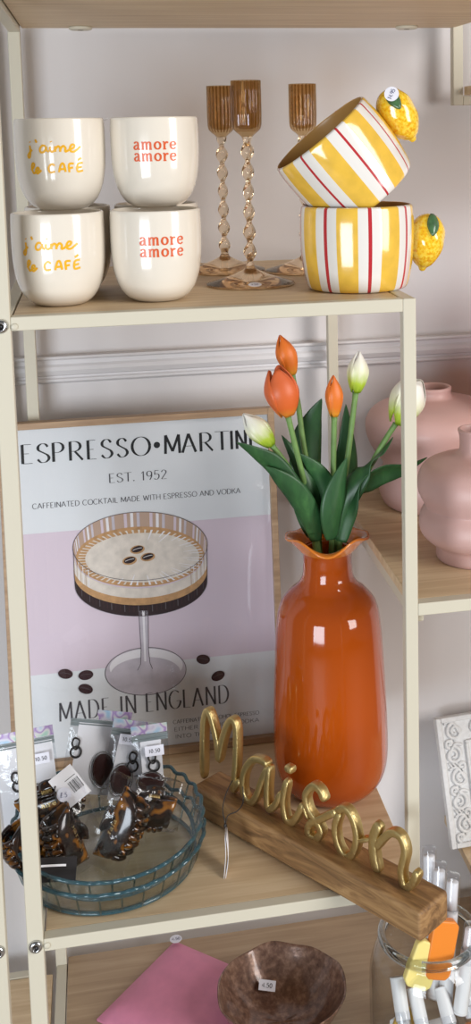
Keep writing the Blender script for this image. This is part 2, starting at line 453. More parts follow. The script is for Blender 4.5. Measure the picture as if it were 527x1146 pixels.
# side rails under the boards
sbox('side_rail', M_post, -T, 0, .0165, BK - .0150, ZU - T, ZU)
sbox('side_rail', M_post, .4 - T, .4, T, BK - T, ZU - T, ZU)
sbox('side_rail', M_post, -T, 0, .0165, BK - .0150, -T, 0)
sbox('side_rail', M_post, .384, .3975, .021, BK - T, -.021, -.0125)
sbox('crossbar', M_post, .0005, .3975, T + .0005, .0205, -.0205, -.0126)
sbox('side_rail', M_post, -T, 0, .0165, BK - .0150, ZT - .006, ZT + .012)
sbox('side_rail', M_post, .3975, .410, T, BK, ZR - .026, ZR - .0125)
sbox('side_rail', M_post, -T, 0, .0165, BK - .0150, ZB - .02, ZB - .0005)
# boards
sbox('shelf_board', M_birch, .0015, .4 - T - .001, T + .0005, BK - .003, ZU - .0125, ZU - .0004)
sbox('shelf_board', M_birch, .0015, .3985, T + .0005, BK - .003, -.0125, -.0004)
sbox('shelf_board', M_birch, .3965, .96, T + .0005, BK - .001, ZR - .0125, ZR - .0004)
sbox('shelf_board', M_birch, .0015, .5690, T + .0005, BK - .001, ZT, ZT + .0125)
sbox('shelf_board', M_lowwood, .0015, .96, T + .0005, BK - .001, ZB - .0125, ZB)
sbox('shelf_board', M_birch, .58, .96, .02, BK - T, .8605, .8725)
sbox('shelf_board', M_birch, .5590, .96, .02, WY - .004, -.2195, -.2070)
# bolts on the left upright, with a hex recess
def bolt(x, z):
    b = MB(); M = Matrix.Translation((x, 0, z - FLOOR)) @ Matrix.Rotation(math.radians(90), 4, 'X')
    prof = [(.0068, .0), (.0070, .0012), (.0062, .0030), (.0046, .0040), (.0030, .0040), (.0027, .0018), (.00005, .0016)]
    bb = MB(); bb.lathe(prof, 24, cap0=True, mis=lambda i, j: 1 if i >= 4 else 0)
    b.add([M @ v for v in bb.v], bb.f, 0); b.m = bb.m
    o = obj('bolt', b, [M_chrome, M_dark], shelf); return o
bolt(-.0092, ZU - .0085); bolt(-.0080, -.0060)
for z in (ZU - .0095, -.0070):                                   # little cover caps where the bars meet the upright
    b = MB(); M = Matrix.Translation((.0035, 0, z - FLOOR)) @ Matrix.Rotation(math.radians(90), 4, 'X')
    bb = MB(); bb.lathe([(.0034, 0), (.0034, .0008), (.0024, .0014), (.0001, .0015)], 16)
    b.add([M @ v for v in bb.v], bb.f); obj('bolt_cap', b, M_post, shelf)
for x, y in ((.0745, .385), (.4960, .376)):                        # screw discs under the top board
    b = MB(); b.lathe([(.0145, ZT - FLOOR), (.0145, ZT - .003 - FLOOR), (.012, ZT - .0042 - FLOOR), (.004, ZT - .0042 - FLOOR), (.0038, ZT - .0030 - FLOOR), (.0001, ZT - .0028 - FLOOR)], 28, c=(x, y), mis=lambda i, j: 1 if i >= 3 else 0)
    obj('screw_disc', b, [M_post, M_dark], shelf)

# the unit next door, left edge of the picture
nb = thing('shelving_unit', 'cream upright of the neighbouring shelving unit at the bottom left edge', 'shelf', (-.05, 0, FLOOR))
def nbox(name, m, x0, x1, y0, y1, z0, z1):
    b = MB(); b.box(x0 + .05, x1 + .05, y0, y1, z0 - FLOOR, z1 - FLOOR); return obj(name, b, m, nb, smooth=False, bevel=.0012)
nbox('post', M_post, -.0535, -.0370, 0, .0165, FLOOR, 1.05)
nbox('post', M_post, -.0500, -.0350, BK - .015, BK, FLOOR, 1.05)
nbox('crossbar', M_post, -.45, -.0350, BK - .0285, BK - .015, ZB - .0137, ZB)
nbox('shelf_board', M_birch, -.45, -.0190, .02, BK - .03, ZB - .0125, ZB - .0004)
b = MB(); M = Matrix.Translation((.05 - .0452, 0, -.0060 - FLOOR)) @ Matrix.Rotation(math.radians(90), 4, 'X')
bb = MB(); bb.lathe([(.0068, .0), (.0070, .0012), (.0062, .0030), (.0046, .0040), (.0030, .0040), (.0027, .0018), (.00005, .0016)], 24, mis=lambda i, j: 1 if i >= 4 else 0)
b.add([M @ v for v in bb.v], bb.f); b.m = bb.m; obj('bolt', b, [M_chrome, M_dark], nb)

# ------------------------------------------------------------------ white mugs
MUGR = 0.0468
mug_prof = smoothline([(.0005, .0010), (.0195, .0008), (.0225, .0000), (.0262, .0012), (.0330, .0060), (.0392, .0150), (.0436, .0280), (.0458, .0420), (.0467, .0580), (.0468, .0760), (.0463, .0900), (.0458, .0932), (.0446, .0941), (.0434, .0930), (.0432, .0880), (.0434, .060), (.0420, .0400), (.0380, .0220), (.030, .0110), (.018, .0075), (.0005, .0070)], 5)
def mug_r(z):
    o = mug_prof[:11 * 5]
    for (r0, z0), (r1, z1) in zip(o, o[1:]):
        if z0 <= z <= z1 and z1 > z0: return r0 + (r1 - r0) * (z - z0) / (z1 - z0)
    return MUGR
b = MB(); b.lathe(mug_prof, 72); me_mug = obj('body', b, M_white)
me_mug_data = me_mug.data; bpy.data.objects.remove(me_mug)
M_yel_ink = mat('yellow_glaze_writing', (240, 178, 30), 0.3)
M_org_ink = mat('orange_glaze_writing', (216, 92, 44), 0.3)
HAND = [[(95, 225), (97, 255), (92, 280), (84, 284), (81, 272), (95, 256), (108, 246)], [(96, 206), (98, 210)], [(127, 196), (134, 212)],
 [(178, 230), (162, 226), (149, 243), (153, 258), (168, 257), (179, 240), (180, 231), (182, 250), (193, 256)], [(199, 232), (198, 250), (209, 257), (222, 246)], [(203, 206), (205, 210)],
 [(222, 230), (222, 258)], [(222, 246), (235, 231), (245, 240), (244, 258)], [(245, 246), (258, 230), (269, 239), (268, 257), (282, 252)],
 [(282, 250), (305, 241), (312, 228), (300, 224), (290, 240), (294, 256), (312, 257), (342, 234)],
 [(92, 346), (108, 332), (114, 316), (104, 313), (98, 335), (105, 360), (118, 356)], [(118, 352), (134, 346), (136, 335), (126, 335), (119, 351), (128, 362), (150, 346)],
 [(216, 326), (202, 317), (186, 335), (192, 357), (216, 354)], [(234, 358), (246, 319), (258, 319), (266, 357)], [(239, 343), (264, 342)],
 [(284, 359), (283, 320), (306, 317)], [(283, 339), (302, 336)], [(351, 314), (326, 320), (324, 355), (353, 352)], [(325, 338), (346, 334)], [(326, 301), (344, 290)]]
def on_mug(ang):
    def f(x, z):
        r = mug_r(z) + .00025; a = x / MUGR + ang
        return (r * math.sin(a), -r * math.cos(a), z)
    return f
def white_mug(kind, loc, face, label, group, shift=0.0):
    t = thing('mug', label, 'mug', loc, (0, 0, face), group)
    o = link(bpy.data.objects.new('body', me_mug_data), t)
    fm = on_mug(shift / MUGR)
    b = MB()
    s = 0.0936 / 452
    if kind == 'cafe':
        for st in HAND:
            q = smoothline([((x - 216) * s * 1.04, (548 - y) * s) for x, y in st], 5) if len(st) > 2 else [((x - 216) * s * 1.04, (548 - y) * s) for x, y in st]
            b.ribbon(q, lambda dx, dy: .0022, fm)
        obj('lettering', b, M_yel_ink, t)['label'] = 'yellow handwritten lettering'
    elif kind == 'amore':
        for yb in (243, 300):
            write(b, 'amore', -.0228, (535 - yb) * s,   .0080, .0022, .0013, fm, 0, .0008, sx=0.95)
        obj('lettering', b, M_org_ink, t)['label'] = 'orange typewriter lettering'
    return t
def face_to(x, y): return math.atan2(CAM.y - y, CAM.x - x) + math.pi / 2
MUGH = 0.0942
g1, g2 = 'white tumbler mugs on the top shelf', 'plain white mugs behind the printed ones'
white_mug('cafe', (.0455, .0800, ZU), face_to(.0455, .08), 'lower of the two front mugs with yellow j\'aime le cafe writing', g1, -.0085)
white_mug('amore', (.1440, .0800, ZU), face_to(.144, .08), 'lower of the two front mugs with orange amore amore print', g1, .0060)
white_mug('plain', (.0535, .1790, ZU), 0, 'white mug in the back row, behind the lower yellow lettered mug', g1)
white_mug('plain', (.1500, .1790, ZU), 0, 'white mug in the back row, behind the lower amore amore mug', g1)
white_mug('cafe', (.0500, .1290, ZU + MUGH), face_to(.05, .129), 'upper stacked mug with yellow j\'aime le cafe writing', g1, -.0062)
am = white_mug('amore', (.1487, .1290, ZU + MUGH), face_to(.1487, .129), 'upper stacked mug with orange amore amore print', g1, .0002)
b = MB(); b.grid([[(-.0475 - .004 * math.sin(k), -.006 + .006 * i, .0915 + .0025 * math.cos(k * 1.3)) for k in (0, .6, 1.2)] for i in range(3)])
obj('price_label', b, M_paper, am, solid=.0004)

# ------------------------------------------------------------------ candle holders
def candle_holder(loc, label, rot):
    t = thing('candle_holder', label, 'candle holder', loc, (0, 0, rot), 'twisted glass candle holders')
    b = MB()                                                        # clear conical foot
    b.lathe(smoothline([(.0005, .0008), (.030, .0006), (.0485, .0004), (.0493, .0012), (.0485, .0022), (.036, .0058), (.022, .0105), (.012, .0148), (.0065, .018), (.0045, .021), (.0001, .0215)], 5), 64)
    obj('foot', b, M_clear, t)
    b = MB(); rows = []                                             # twisted stem
    N = 150; z0, z1 = .0195, .166
    for i in range(N + 1):
        u = i / N; a = u * math.pi * 6.5 + .4
        ra = .0068 + .0006 * math.sin(u * 9); rb = .0030
        if u < .06: k = u / .06; ra = ra * k + .005 * (1 - k); rb = rb * k + .005 * (1 - k)
        if u > .93: k = (1 - u) / .07; ra = ra * k + .0062 * (1 - k); rb = rb * k + .0062 * (1 - k)
        row = []
        for j in range(20):
            th = 2 * math.pi * j / 20
            x, y = ra * math.cos(th), rb * math.sin(th)
            row.append((x * math.cos(a) - y * math.sin(a), x * math.sin(a) + y * math.cos(a), z0 + (z1 - z0) * u))
        rows.append(row)
    o = b.grid(rows, 0, True); b.cap(o, 20, 0, True); b.cap(o, 20, N, False)
    obj('stem', b, M_clear, t)
    b = MB()                                                        # ribbed amber cup
    pr = [(.0005, .1655), (.0062, .1655), (.0085, .1680), (.0125, .1712), (.0150, .1745), (.0160, .179), (.0164, .19), (.0164, .21), (.0164, .2272), (.0156, .2275), (.0150, .2268), (.0150, .20), (.0148, .182), (.0125, .1765), (.006, .174), (.0005, .1738)]
    b.lathe(pr, 110, rmod=lambda a, z, k: 1 + (.03 * math.cos(22 * a) if 3 < k < 10 else 0), mis=lambda i, j: 1 if (2 < i < 10 and j % 5 in (2, 3)) else 0)
    obj('cup', b, [M_amber, M_amber2], t)['label'] = 'amber ribbed cup'
    return t
ch = candle_holder((.2525, .1630, ZU), 'front amber glass candle holder with a white price sticker on its foot', .2)
b = MB(); Ms = Matrix.Rotation(-.22, 4, 'Z') @ Matrix.Translation((0, -.041, .0046)) @ Matrix.Rotation(math.radians(16), 4, 'X')
fm = lambda x, y: Ms @ Vector((x, y, .0003)); fm2 = lambda x, y: Ms @ Vector((x, y, .0005))
b.poly(arc(0, 0, .0075, .0062, 0, 360, 24)[:-1], fm, 0)
write(b, '4.50', -.0042, -.0016, .0034, .0005, .0004, fm2, 1, .0002)
obj('price_sticker', b, [M_sticker, M_inkblue], ch)
candle_holder((.2390, .3020, ZU), 'rear left amber glass candle holder, close behind the front one', 1.0)
candle_holder((.3350, .2680, ZU), 'right rear amber glass candle holder, partly behind the striped lemon mugs', 2.1)

# ------------------------------------------------------------------ lemon mugs
M_ly = mat('yellow_stripe_glaze', (236, 190, 72), 0.14, coat=0.8, vary=0.05, bump_scale=60)
M_lw = mat('white_stripe_glaze', (232, 228, 222), 0.14, coat=0.8)
M_lr = mat('red_line_glaze', (186, 44, 52), 0.2, coat=0.8)
M_lin = mat('tan_inside_glaze', (170, 128, 72), 0.3)
M_lemon = ramp_mat('lemon_glaze', [(0.34, (226, 158, 16)), (0.46, (238, 192, 30)), (0.62, (244, 214, 78))], (320, 320, 320), 0.16, coat=0.8, detail=2, bump=0.2)
M_lleaf = mat('glazed_leaf', (70, 108, 70), 0.25, coat=0.6, vary=0.2, bump_scale=150)
lm_prof = smoothline([(.0005, .0010), (.045, .0008), (.0500, .0000), (.0540, .0020), (.0565, .0080), (.0590, .0200), (.0612, .0380), (.0622, .0560), (.0622, .0720), (.0614, .0850), (.0606, .0892), (.0592, .0902), (.0578, .0890), (.0580, .0700), (.0570, .0400), (.0545, .0120), (.0500, .0075), (.0005, .0070)], 4)
def lemon_mug(label, stripe, sticker):
    t = thing('lemon_mug', label, 'mug', (0, 0, 0), (0, 0, 0), 'striped mugs with lemon handles')
    n = 288
    def mis(i, j):
        r_, z_ = lm_prof[min(i, len(lm_prof) - 1)]
        if i > 12 * 4 - 2: return 3
        a = (j / n * 360 - stripe) % 45
        if a < 10.6 or a > 34.4: return 0
        if abs(a - 22.5) < 1.3: return 2
        return 1
    b = MB(); b.lathe(lm_prof, n, mis=mis); b.m[-1] = 1
    obj('body', b, [M_ly, M_lw, M_lr, M_lin], t)
    # lemon handle on local +x
    b = MB(); prof = smoothline([(.0004, -.0350), (.0030, -.0340), (.0050, -.0305), (.0095, -.0270), (.0160, -.0180), (.0196, -.0060), (.0202, .0050), (.0180, .0160), (.0125, .0245), (.0060, .0285), (.0004, .0292)], 5)
    bb = MB(); bb.lathe(prof, 40, cap0=False, rmod=lambda a, z, k: 1 + .02 * math.sin(5 * a + z * 300))
    Mx = Matrix.Translation((.0792, .0, .0490)) @ Matrix.Rotation(math.radians(9), 4, 'Y')
    b.add([Mx @ v for v in bb.v], bb.f); le = obj('lemon_handle', b, M_lemon, t)
    le['label'] = 'yellow speckled lemon handle'
    # leaf lying on the lemon's front shoulder
    b = MB(); rows = []
    for i in range(13):
        u = i / 12; wd = .0066 * math.sin(math.pi * min(1, u * .96 + .04)) ** .7
        rows.append([Mx @ Vector((-.0005 + s * wd, -.0105 - .0125 * u ** .7 + abs(s) * .0020, .0290 - .0225 * u)) for s in (-1, -.5, 0, .5, 1)])
    b.grid(rows); obj('leaf', b, M_lleaf, le, solid=.0022)
    if sticker:
        Ms = Mx @ Matrix.Translation(sticker[0]) @ Euler(sticker[1]).to_matrix().to_4x4()
        b = MB(); f1 = lambda x, y: Ms @ Vector((x, y, 0)); f2 = lambda x, y: Ms @ Vector((x, y, .0004))
        b.poly(arc(0, 0, .0078, .0078, 0, 360, 28)[:-1], f1, 0)
        write(b, '14.95', -.0058, -.002, .0042, .0006, .0004, f2, 1, .0002)
        obj('price_sticker', b, [M_sticker, M_inkblue], le)
    return t
lm1 = lemon_mug('upright yellow striped mug with lemon handle, standing on the shelf board', 245, ((.0205, .0045, .0110), (math.radians(75), 0, math.radians(75))))
place(lm1, (.3620, .1000, ZU), (0, 0, math.radians(2)))
lm2 = lemon_mug('yellow striped mug with lemon handle, tipped over on top of another mug', 253, ((-.0005, -.0225, .0245), (math.radians(68), math.radians(-32), math.radians(0))))
place(lm2, (.3800, .1000, ZU + .0990), (0, math.radians(-39.7), 0))

# ------------------------------------------------------------------ espresso poster
PW, PH = .358, .4525
pang = -math.atan2(.042, .45)
poster = thing('framed_poster', 'large framed espresso martini poster leaning behind the dish of hair clips', 'poster', (-.052, .3250, .0002), (pang, 0, 0))
fw, fd = .0085, .020
b = MB()
b.box(0, fw, 0, fd, 0, PH); obj('frame_side', b, M_frame, poster, smooth=False, bevel=.0008)
b = MB(); b.box(PW - fw, PW, 0, fd, 0, PH); obj('frame_side', b, M_frame, poster, smooth=False, bevel=.0008)
b = MB(); b.box(fw, PW - fw, 0, fd, PH - fw, PH); obj('frame_rail', b, M_frame, poster, smooth=False, bevel=.0008)
b = MB(); b.box(fw, PW - fw, 0, fd, 0, fw); obj('frame_rail', b, M_frame, poster, smooth=False, bevel=.0008)
b = MB(); b.box(fw, PW - fw, .0150, .0185, fw, PH - fw); obj('backing_board', b, mat('hardboard', (120, 92, 66), 0.8), poster, smooth=False)
PM = [mat('poster_paper', (226, 226, 230), 0.7), mat('poster_pink', (218, 200, 212), 0.7), M_black, mat('poster_foam', (226, 214, 204), 0.7, vary=0.06, bump_scale=90),
      mat('poster_crema', (196, 150, 104), 0.7, vary=0.10, bump_scale=160), mat('poster_coffee', (44, 24, 26), 0.7), mat('poster_glass_grey', (204, 194, 204), 0.7, vary=0.06, bump_scale=50),
      mat('poster_outline', (92, 82, 88), 0.7), M_inkgrey, mat('poster_bean', (58, 30, 34), 0.7), mat('poster_highlight', (238, 232, 236), 0.7), mat('poster_rib_tan', (190, 160, 142), 0.7)]
PAPER, PINK, INK, FOAM, CREMA, COFFEE, GGREY, OUTL, INK2, BEAN, HILI, RIBT = range(12)
b = MB()
lay = lambda k: (lambda u, v: (u, .0100 - .00012 * k, v))
b.poly([(fw, fw), (PW - fw, fw), (PW - fw, PH - fw), (fw, PH - fw)], lay(0), PAPER)
b.poly([(fw, .1215), (PW - fw, .1215), (PW - fw, .3070), (fw, .3070)], lay(1), PINK)
K = .001158
def ux(px): return .0259 + (px - 22) * K
tcap = .0248
for c, x0, x1 in [('E', 23.4, 37), ('S', 40, 55.6), ('P', 57, 71), ('R', 75.5, 92), ('E', 95.5, 107), ('S', 110.5, 125), ('S', 128, 142), ('O', 145, 166.6),
                  ('M', 182, 201), ('A', 202.5, 219), ('R', 222, 238.5), ('T', 240, 256.5), ('I', 256.5, 262), ('N', 264, 277), ('I', 278.5, 284)]:
    adv = GL[c][0] * tcap
    write(b, c, ux(x0), .3988, tcap, .0037, .0006, lay(3), INK, sx=(ux(x1) - ux(x0)) / adv)
b.poly([(x, y) for x, y in arc(ux(173.8), .4115, .0042, .0042, 0, 360, 24)[:-1]], lay(3), INK)
def fit_write(s, u0, u1, v, h, thick, thin, mi, gapf=.08):
    wd = text_width(s, h, gapf * h); sx = (u1 - u0) / wd
    write(b, s, u0, v, h, thick, thin, lay(3), mi, gapf * h * sx, sx)
fit_write('EST. 1952', .1376, .2135, .3660, .0118, .0016, .0005, INK2)
fit_write('CAFFEINATED COCKTAIL MADE WITH ESPRESSO AND VODKA', .039, .310, .3392, .0068, .0009, .0005, INK2)
fit_write('MADE IN ENGLAND', .061, .284, .0570, .0245, .0026, .0006, INK2, .16)
fit_write('CAFFEINATED ALCOHOL ESPRESSO', .2080, .3235, .0365, .0050, .0006, .0004, INK2)
fit_write('EITHER GIN NOR VODKA', .2090, .3235, .0265, .0050, .0006, .0004, INK2)
fit_write('INTO THEIR N', .2100, .2700, .0165, .0050, .0006, .0004, INK2)
# drawn coupe: tilted ellipses in the sheet
gc = (.1752, .2790)
def ell(cx, cy, rx, ry, rot=-4.0, a0=0, a1=360, n=64):
    cr, sr = math.cos(math.radians(rot)), math.sin(math.radians(rot))
    return [(cx + x * cr - y * sr, cy + x * sr + y * cr) for x, y in arc(0, 0, rx, ry, a0, a1, n)]
def band(top, bot, k, mi):                                         # region between two arcs with the same point count
    o = len(b.v); n = len(top); f = lay(k)
    b.grid([[f(*p) for p in bot], [f(*p) for p in top]], mi)
b.poly(ell(gc[0], gc[1], .0875, .0452)[:-1], lay(2), RIBT)                                # inside back of the bowl
for i in range(30):                                                # ribs of the bowl's back wall
    a = 8 + i * 5.6
    p0 = ell(gc[0], gc[1], .0868, .0446, -4, a, a + 2.6, 2); p1 = ell(gc[0], gc[1] - .020, .0846, .0420, -4, a, a + 2.6, 2)
    band(p0, p1, 3, [HILI, GGREY, RIBT, PINK][(i * 7) % 4])
b.poly(ell(gc[0] - .0008, gc[1] - .0140, .0838, .0400)[:-1], lay(4), CREMA)
b.poly(ell(gc[0] + .0020, gc[1] - .0155, .0745, .0330)[:-1], lay(5), FOAM)
for i in range(60):                                                # foam streaks running to the middle
    a = i * 6 + 2; rr = .60 + .25 * ((i * 37) % 10) / 10
    q0 = ell(gc[0], gc[1] - .0150, .0815, .0370, -4, a, a + 2.0, 1); q1 = ell(gc[0], gc[1] - .0150, .0815 * rr, .0370 * rr, -4, a + .6, a + 1.4, 1)
    band(q0, q1, 6, HILI if (i < 14 or i > 40) and i % 3 else FOAM)
front = lambda dz, sc=1.0: ell(gc[0] - .0008, gc[1] + dz, .0872 * sc, .0440, -4, 180, 360, 40)
band(front(-.0120, .985), front(-.0250), 6, FOAM)
band(front(-.0250), front(-.0345, .998), 6, CREMA)
band(front(-.0345, .998), front(-.0490, .985), 6, COFFEE)
for i in range(44):                                                # ribs on the front wall
    a = 184 + i * 4
    p0 = ell(gc[0] - .0008, gc[1] - .0000, .0872, .0440, -4, a, a + 1.0, 1); p1 = ell(gc[0] - .0008, gc[1] - .0250, .0872, .0440, -4, a, a + 1.0, 1)
    if i < 10 or i > 33: band(p0, p1, 7, HILI if i % 2 else RIBT)
    p0 = ell(gc[0] - .0008, gc[1] - .0350, .0868, .0440, -4, a, a + .8, 1); p1 = ell(gc[0] - .0008, gc[1] - .0440, .0868, .0440, -4, a, a + .8, 1)
    band(p0, p1, 7, OUTL if i % 3 == 0 else BEAN)
thin_w = lambda dx, dy: .0007
b.ribbon(ell(gc[0], gc[1], .0878, .0455), thin_w, lay(8), OUTL)
b.ribbon([(gc[0] - .0872, gc[1] + .004)] + front(-.0490, .99) + [(gc[0] + .0872, gc[1] - .006)], thin_w, lay(8), OUTL)
# stem and foot
b.poly(ell(.1750, .1115, .0530, .0318)[:-1], lay(2), GGREY)
b.poly(ell(.1760, .1180, .0480, .0235)[:-1], lay(3), HILI)
b.poly(ell(.1745, .1080, .0460, .0225)[:-1], lay(4), GGREY)
b.ribbon(ell(.1750, .1115, .0530, .0318), lambda dx, dy: .0008, lay(5), OUTL)
b.poly([(.1690, .1930), (.1812, .1925), (.1795, .1420), (.1808, .1220), (.1840, .1140), (.1740, .1080), (.1640, .1140), (.1686, .1220), (.1700, .1420)], lay(6), GGREY)
b.poly([(.1735, .1930), (.1765, .1925), (.1760, .1250), (.1735, .1250)], lay(7), HILI)
b.ribbon([(.1690, .1930), (.1700, .1420), (.1686, .1220), (.1640, .1140)], thin_w, lay(8), OUTL)
b.ribbon([(.1812, .1925), (.1795, .1420), (.1808, .1220), (.1840, .1140)], thin_w, lay(8), OUTL)
for (u, v, rr, ro) in [(.0712, .1195, .0095, -15), (.0972, .1150, .0095, 3), (.0962, .0967, .0095, -22), (.2511, .1195, .0092, -15), (.2700, .0950, .0092, 18)]:
    b.poly(ell(u, v, rr, .0064, ro)[:-1], lay(9), BEAN)
    b.ribbon(ell(u, v, rr * .75, .0012, ro, 180, 0, 10), lambda dx, dy: .0006, lay(10), OUTL)
for (u, v) in [(.1706, .2755), (.1600, .2618), (.1838, .2645)]:
    b.poly(ell(u, v - .0006, .0095, .0056, 5)[:-1], lay(8), CREMA)
    b.poly(ell(u, v, .0076, .0040, 12)[:-1], lay(9), COFFEE); b.ribbon(ell(u, v, .0060, .0008, 12, 180, 0, 8), lambda dx, dy: .0006, lay(10), HILI)
pr = obj('print', b, PM, poster, smooth=False)
pr['label'] = 'printed espresso martini sheet'
b = MB(); b.grid([[(fw * .6, .0050, fw * .6), (PW - fw * .6, .0050, fw * .6)], [(fw * .6, .0050, PH - fw * .6), (PW - fw * .6, .0050, PH - fw * .6)]])
obj('glass_pane', b, thin_glass('picture_glass', (250, 252, 252), 0.25, 0.015, 0.035), poster, smooth=False)

# ------------------------------------------------------------------ orange vase
VX, VY = .3440, .2080
vase = thing('vase', 'tall glossy orange glass vase with ruffled lip holding tulips', 'vase', (VX, VY, .0002))
vp = smoothline([(.0005, .003), (.040, .002), (.0475, .0000), (.0545, .0040), (.0640, .0160), (.0695, .0330), (.0712, .0550), (.0708, .0900), (.0690, .1400), (.0664, .1900), (.0640, .2180), (.0610, .2350), (.0560, .2460), (.0470, .2560), (.0380, .2640), (.0320, .2740), (.0300, .2860), (.0298, .3010), (.0312, .3090)], 5)
inner = [(max(.0005, r - .004), z + (.004 if z < .01 else 0)) for r, z in reversed(vp)]
b = MB(); b.lathe(vp + inner, 80); obj('body', b, M_orange, vase)
b = MB(); rows = []
NL = 120
for i in range(15):
    u = i / 14; row = []
    for j in range(NL):
        a = 2 * math.pi * j / NL
        wv = .62 * math.cos(3 * a + 2.2) + .38 * math.cos(5 * a - .6)
        r = .0308 + .0210 * u ** .9 * (1 - .10 * wv * u); z = .3085 + .0175 * math.sin(u * 1.5) + (.0095 * wv) * u ** 1.6
        row.append((r * math.cos(a), r * math.sin(a), z))
    rows.append(row)
b.grid(rows, 0, True); obj('lip', b, M_lip, vase, solid=.0030, subsurf=1)['label'] = 'ruffled translucent amber lip'

# ------------------------------------------------------------------ tulips
M_tor = zgrad_mat('orange_petal', [(0, (214, 146, 40)), (.012, (222, 118, 34)), (.05, (226, 116, 44))], 0.45, noise=.012)
M_tor2 = zgrad_mat('red_orange_petal', [(0, (206, 128, 40)), (.012, (214, 100, 40)), (.05, (220, 108, 62))], 0.45, noise=.012)
M_twh = zgrad_mat('white_green_petal', [(0, (128, 160, 30)), (.012, (176, 200, 62)), (.026, (224, 226, 190)), (.045, (236, 234, 226))], 0.4, noise=.016, noise_scale=(260, 260, 24))
MOUTH = Vector((VX, VY, .3250))
def petal_rows(ang, H, R, top, spread, half=1.05, thick_off=0.0):
    rows = []
    for i in range(15):
        v = i / 14
        # egg profile, closed (top small) or open
        r = R * (math.sin(math.pi * min(1, .12 + v * .80)) ** .75 if v < .55 else 1) 
        e = math.sin(math.pi * (.10 + .62 * v)) ** .8
        r = R * e * (1 - (1 - top) * max(0, (v - .45) / .55) ** 1.8) + thick_off
        wv = half * (math.sin(math.pi * (.10 + (.87 if top < .3 else .80) * v)) ** .55)
        row = []
        for j in range(9):
            s = (j - 4) / 4; a = ang + s * wv
            rr = r * (1 + .04 * abs(s) ** 2) + spread * v * v * R
            ridge = -.0008 * math.exp(-(s * 4) ** 2)
            row.append(((rr + ridge) * math.cos(a), (rr + ridge) * math.sin(a), H * (v - .06 * s * s * v)))
        rows.append(row)
    return rows
def axis_frame(base, tip):
    z = (tip - base).normalized(); y = Vector((0, 1, 0)); x = y.cross(z).normalized(); y = z.cross(x)
    return Matrix(((x.x, y.x, z.x, base.x), (x.y, y.y, z.y, base.y), (x.z, y.z, z.z, base.z), (0, 0, 0, 1)))
def leaf_mesh(path, wmax, side, fold=.25, prof=None):
    P = [Vector(p) for p in smoothline([tuple(q) for q in path], 8)]
    L = len(P) - 1; rows = []
    for i, p in enumerate(P):
        t = (P[min(L, i + 1)] - P[max(0, i - 1)]).normalized()
        s = Vector(side); s = (s - t * s.dot(t)).normalized(); n = t.cross(s)
        u = i / L
        wd = 1.2 * wmax * (.42 + .58 * math.sin(math.pi * min(1, u * 1.05)) ** .9) * (1 - u ** 4) ** .8 if u < 1 else 0
        rows.append([p + s * (k * wd / 2) + n * (fold * wd * abs(k) ** 1.5 * .5) for k in (-1, -.75, -.5, -.25, 0, .25, .5, .75, 1)])
    return rows
def tulip(label, Y, base_px, tip_px, R, m, kind, stem_px, leaves, group, base_off=(0, 0)):
    base = at(*base_px, Y); tip = at(*tip_px, Y + .002)
    root = Vector((VX + base_off[0], VY + base_off[1], .2600))
    t = thing('tulip', label, 'flower', root, (0, 0, 0), group)
    pts = [Vector((0, 0, -.12))] + [Vector((0, 0, 0))] + [at(x, y, yy) - root for x, y, yy in stem_px] + [base - root]
    b = MB(); sl = smoothline([tuple(p) for p in pts], 6); b.tube(sl, [.0034] * (len(sl) - 1) + [.0040], 12); obj('stem', b, M_stem, t)
    b = MB(); H = (tip - base).length
    top, spread, half = {'bud': (.12, 0, 1.34), 'cup': (.50, .0, 1.32), 'open': (.58, .06, 1.16)}[kind]
    for k in range(3): b.grid(petal_rows(k * 2 * math.pi / 3 + .5236 + .22, H * .97, R * .93, top, spread, half))
    for k in range(3): b.grid(petal_rows(k * 2 * math.pi / 3 - 1.5708 + .22, H * (1.0 if kind == 'bud' else (.93, 1.0, .96)[k]), R, top, spread * 1.4, half))
    bl = obj('bloom', b, m, t, solid=.0009)
    bl.matrix_local = Matrix.Translation(-root) @ axis_frame(base, tip)
    for path, wmax, side, fold in leaves:
        b = MB(); b.grid(leaf_mesh([at(*q) - root for q in path], wmax, side, fold)); obj('leaf', b, M_leaf, t, solid=.0009)
    return t
gO, gW = 'orange tulips in the vase', 'white and green tulips in the vase'
Xs = (1, 0, 0)
tulip('large open orange tulip, lowest and leftmost of the orange blooms', .178, (322, 465), (307, 411), .0205, M_tor2, 'cup', [(350, 578, .200), (338, 530, .186)],
      [([(354, 606, .190), (348, 580, .178), (331, 552, .168), (312, 534, .164), (297, 522, .164)], .024, (.75, -.25, .6), .30)], gO, (-.008, -.006))
tulip('topmost orange tulip bud, behind the large open orange one', .222, (327, 419), (313, 375), .0128, M_tor, 'bud', [(354, 575, .216), (340, 500, .222), (334, 455, .224)],
      [([(352, 600, .225), (343, 560, .232), (343, 500, .238), (350, 470, .238), (360, 446, .236)], .034, Xs, .22)], gO, (-.006, .010))
tulip('narrow orange tulip bud on a straight stem in the middle', .200, (374, 466), (373, 420), .0112, M_tor, 'bud', [(372, 580, .204), (373, 520, .202)],
      [([(372, 604, .176), (373, 575, .168), (378, 545, .168), (388, 512, .172)], .027, (.85, .2, .45), .32),
       ([(378, 590, .226), (384, 550, .240), (388, 505, .244), (387, 452, .240)], .028, Xs, .15)], gO, (.003, -.002))
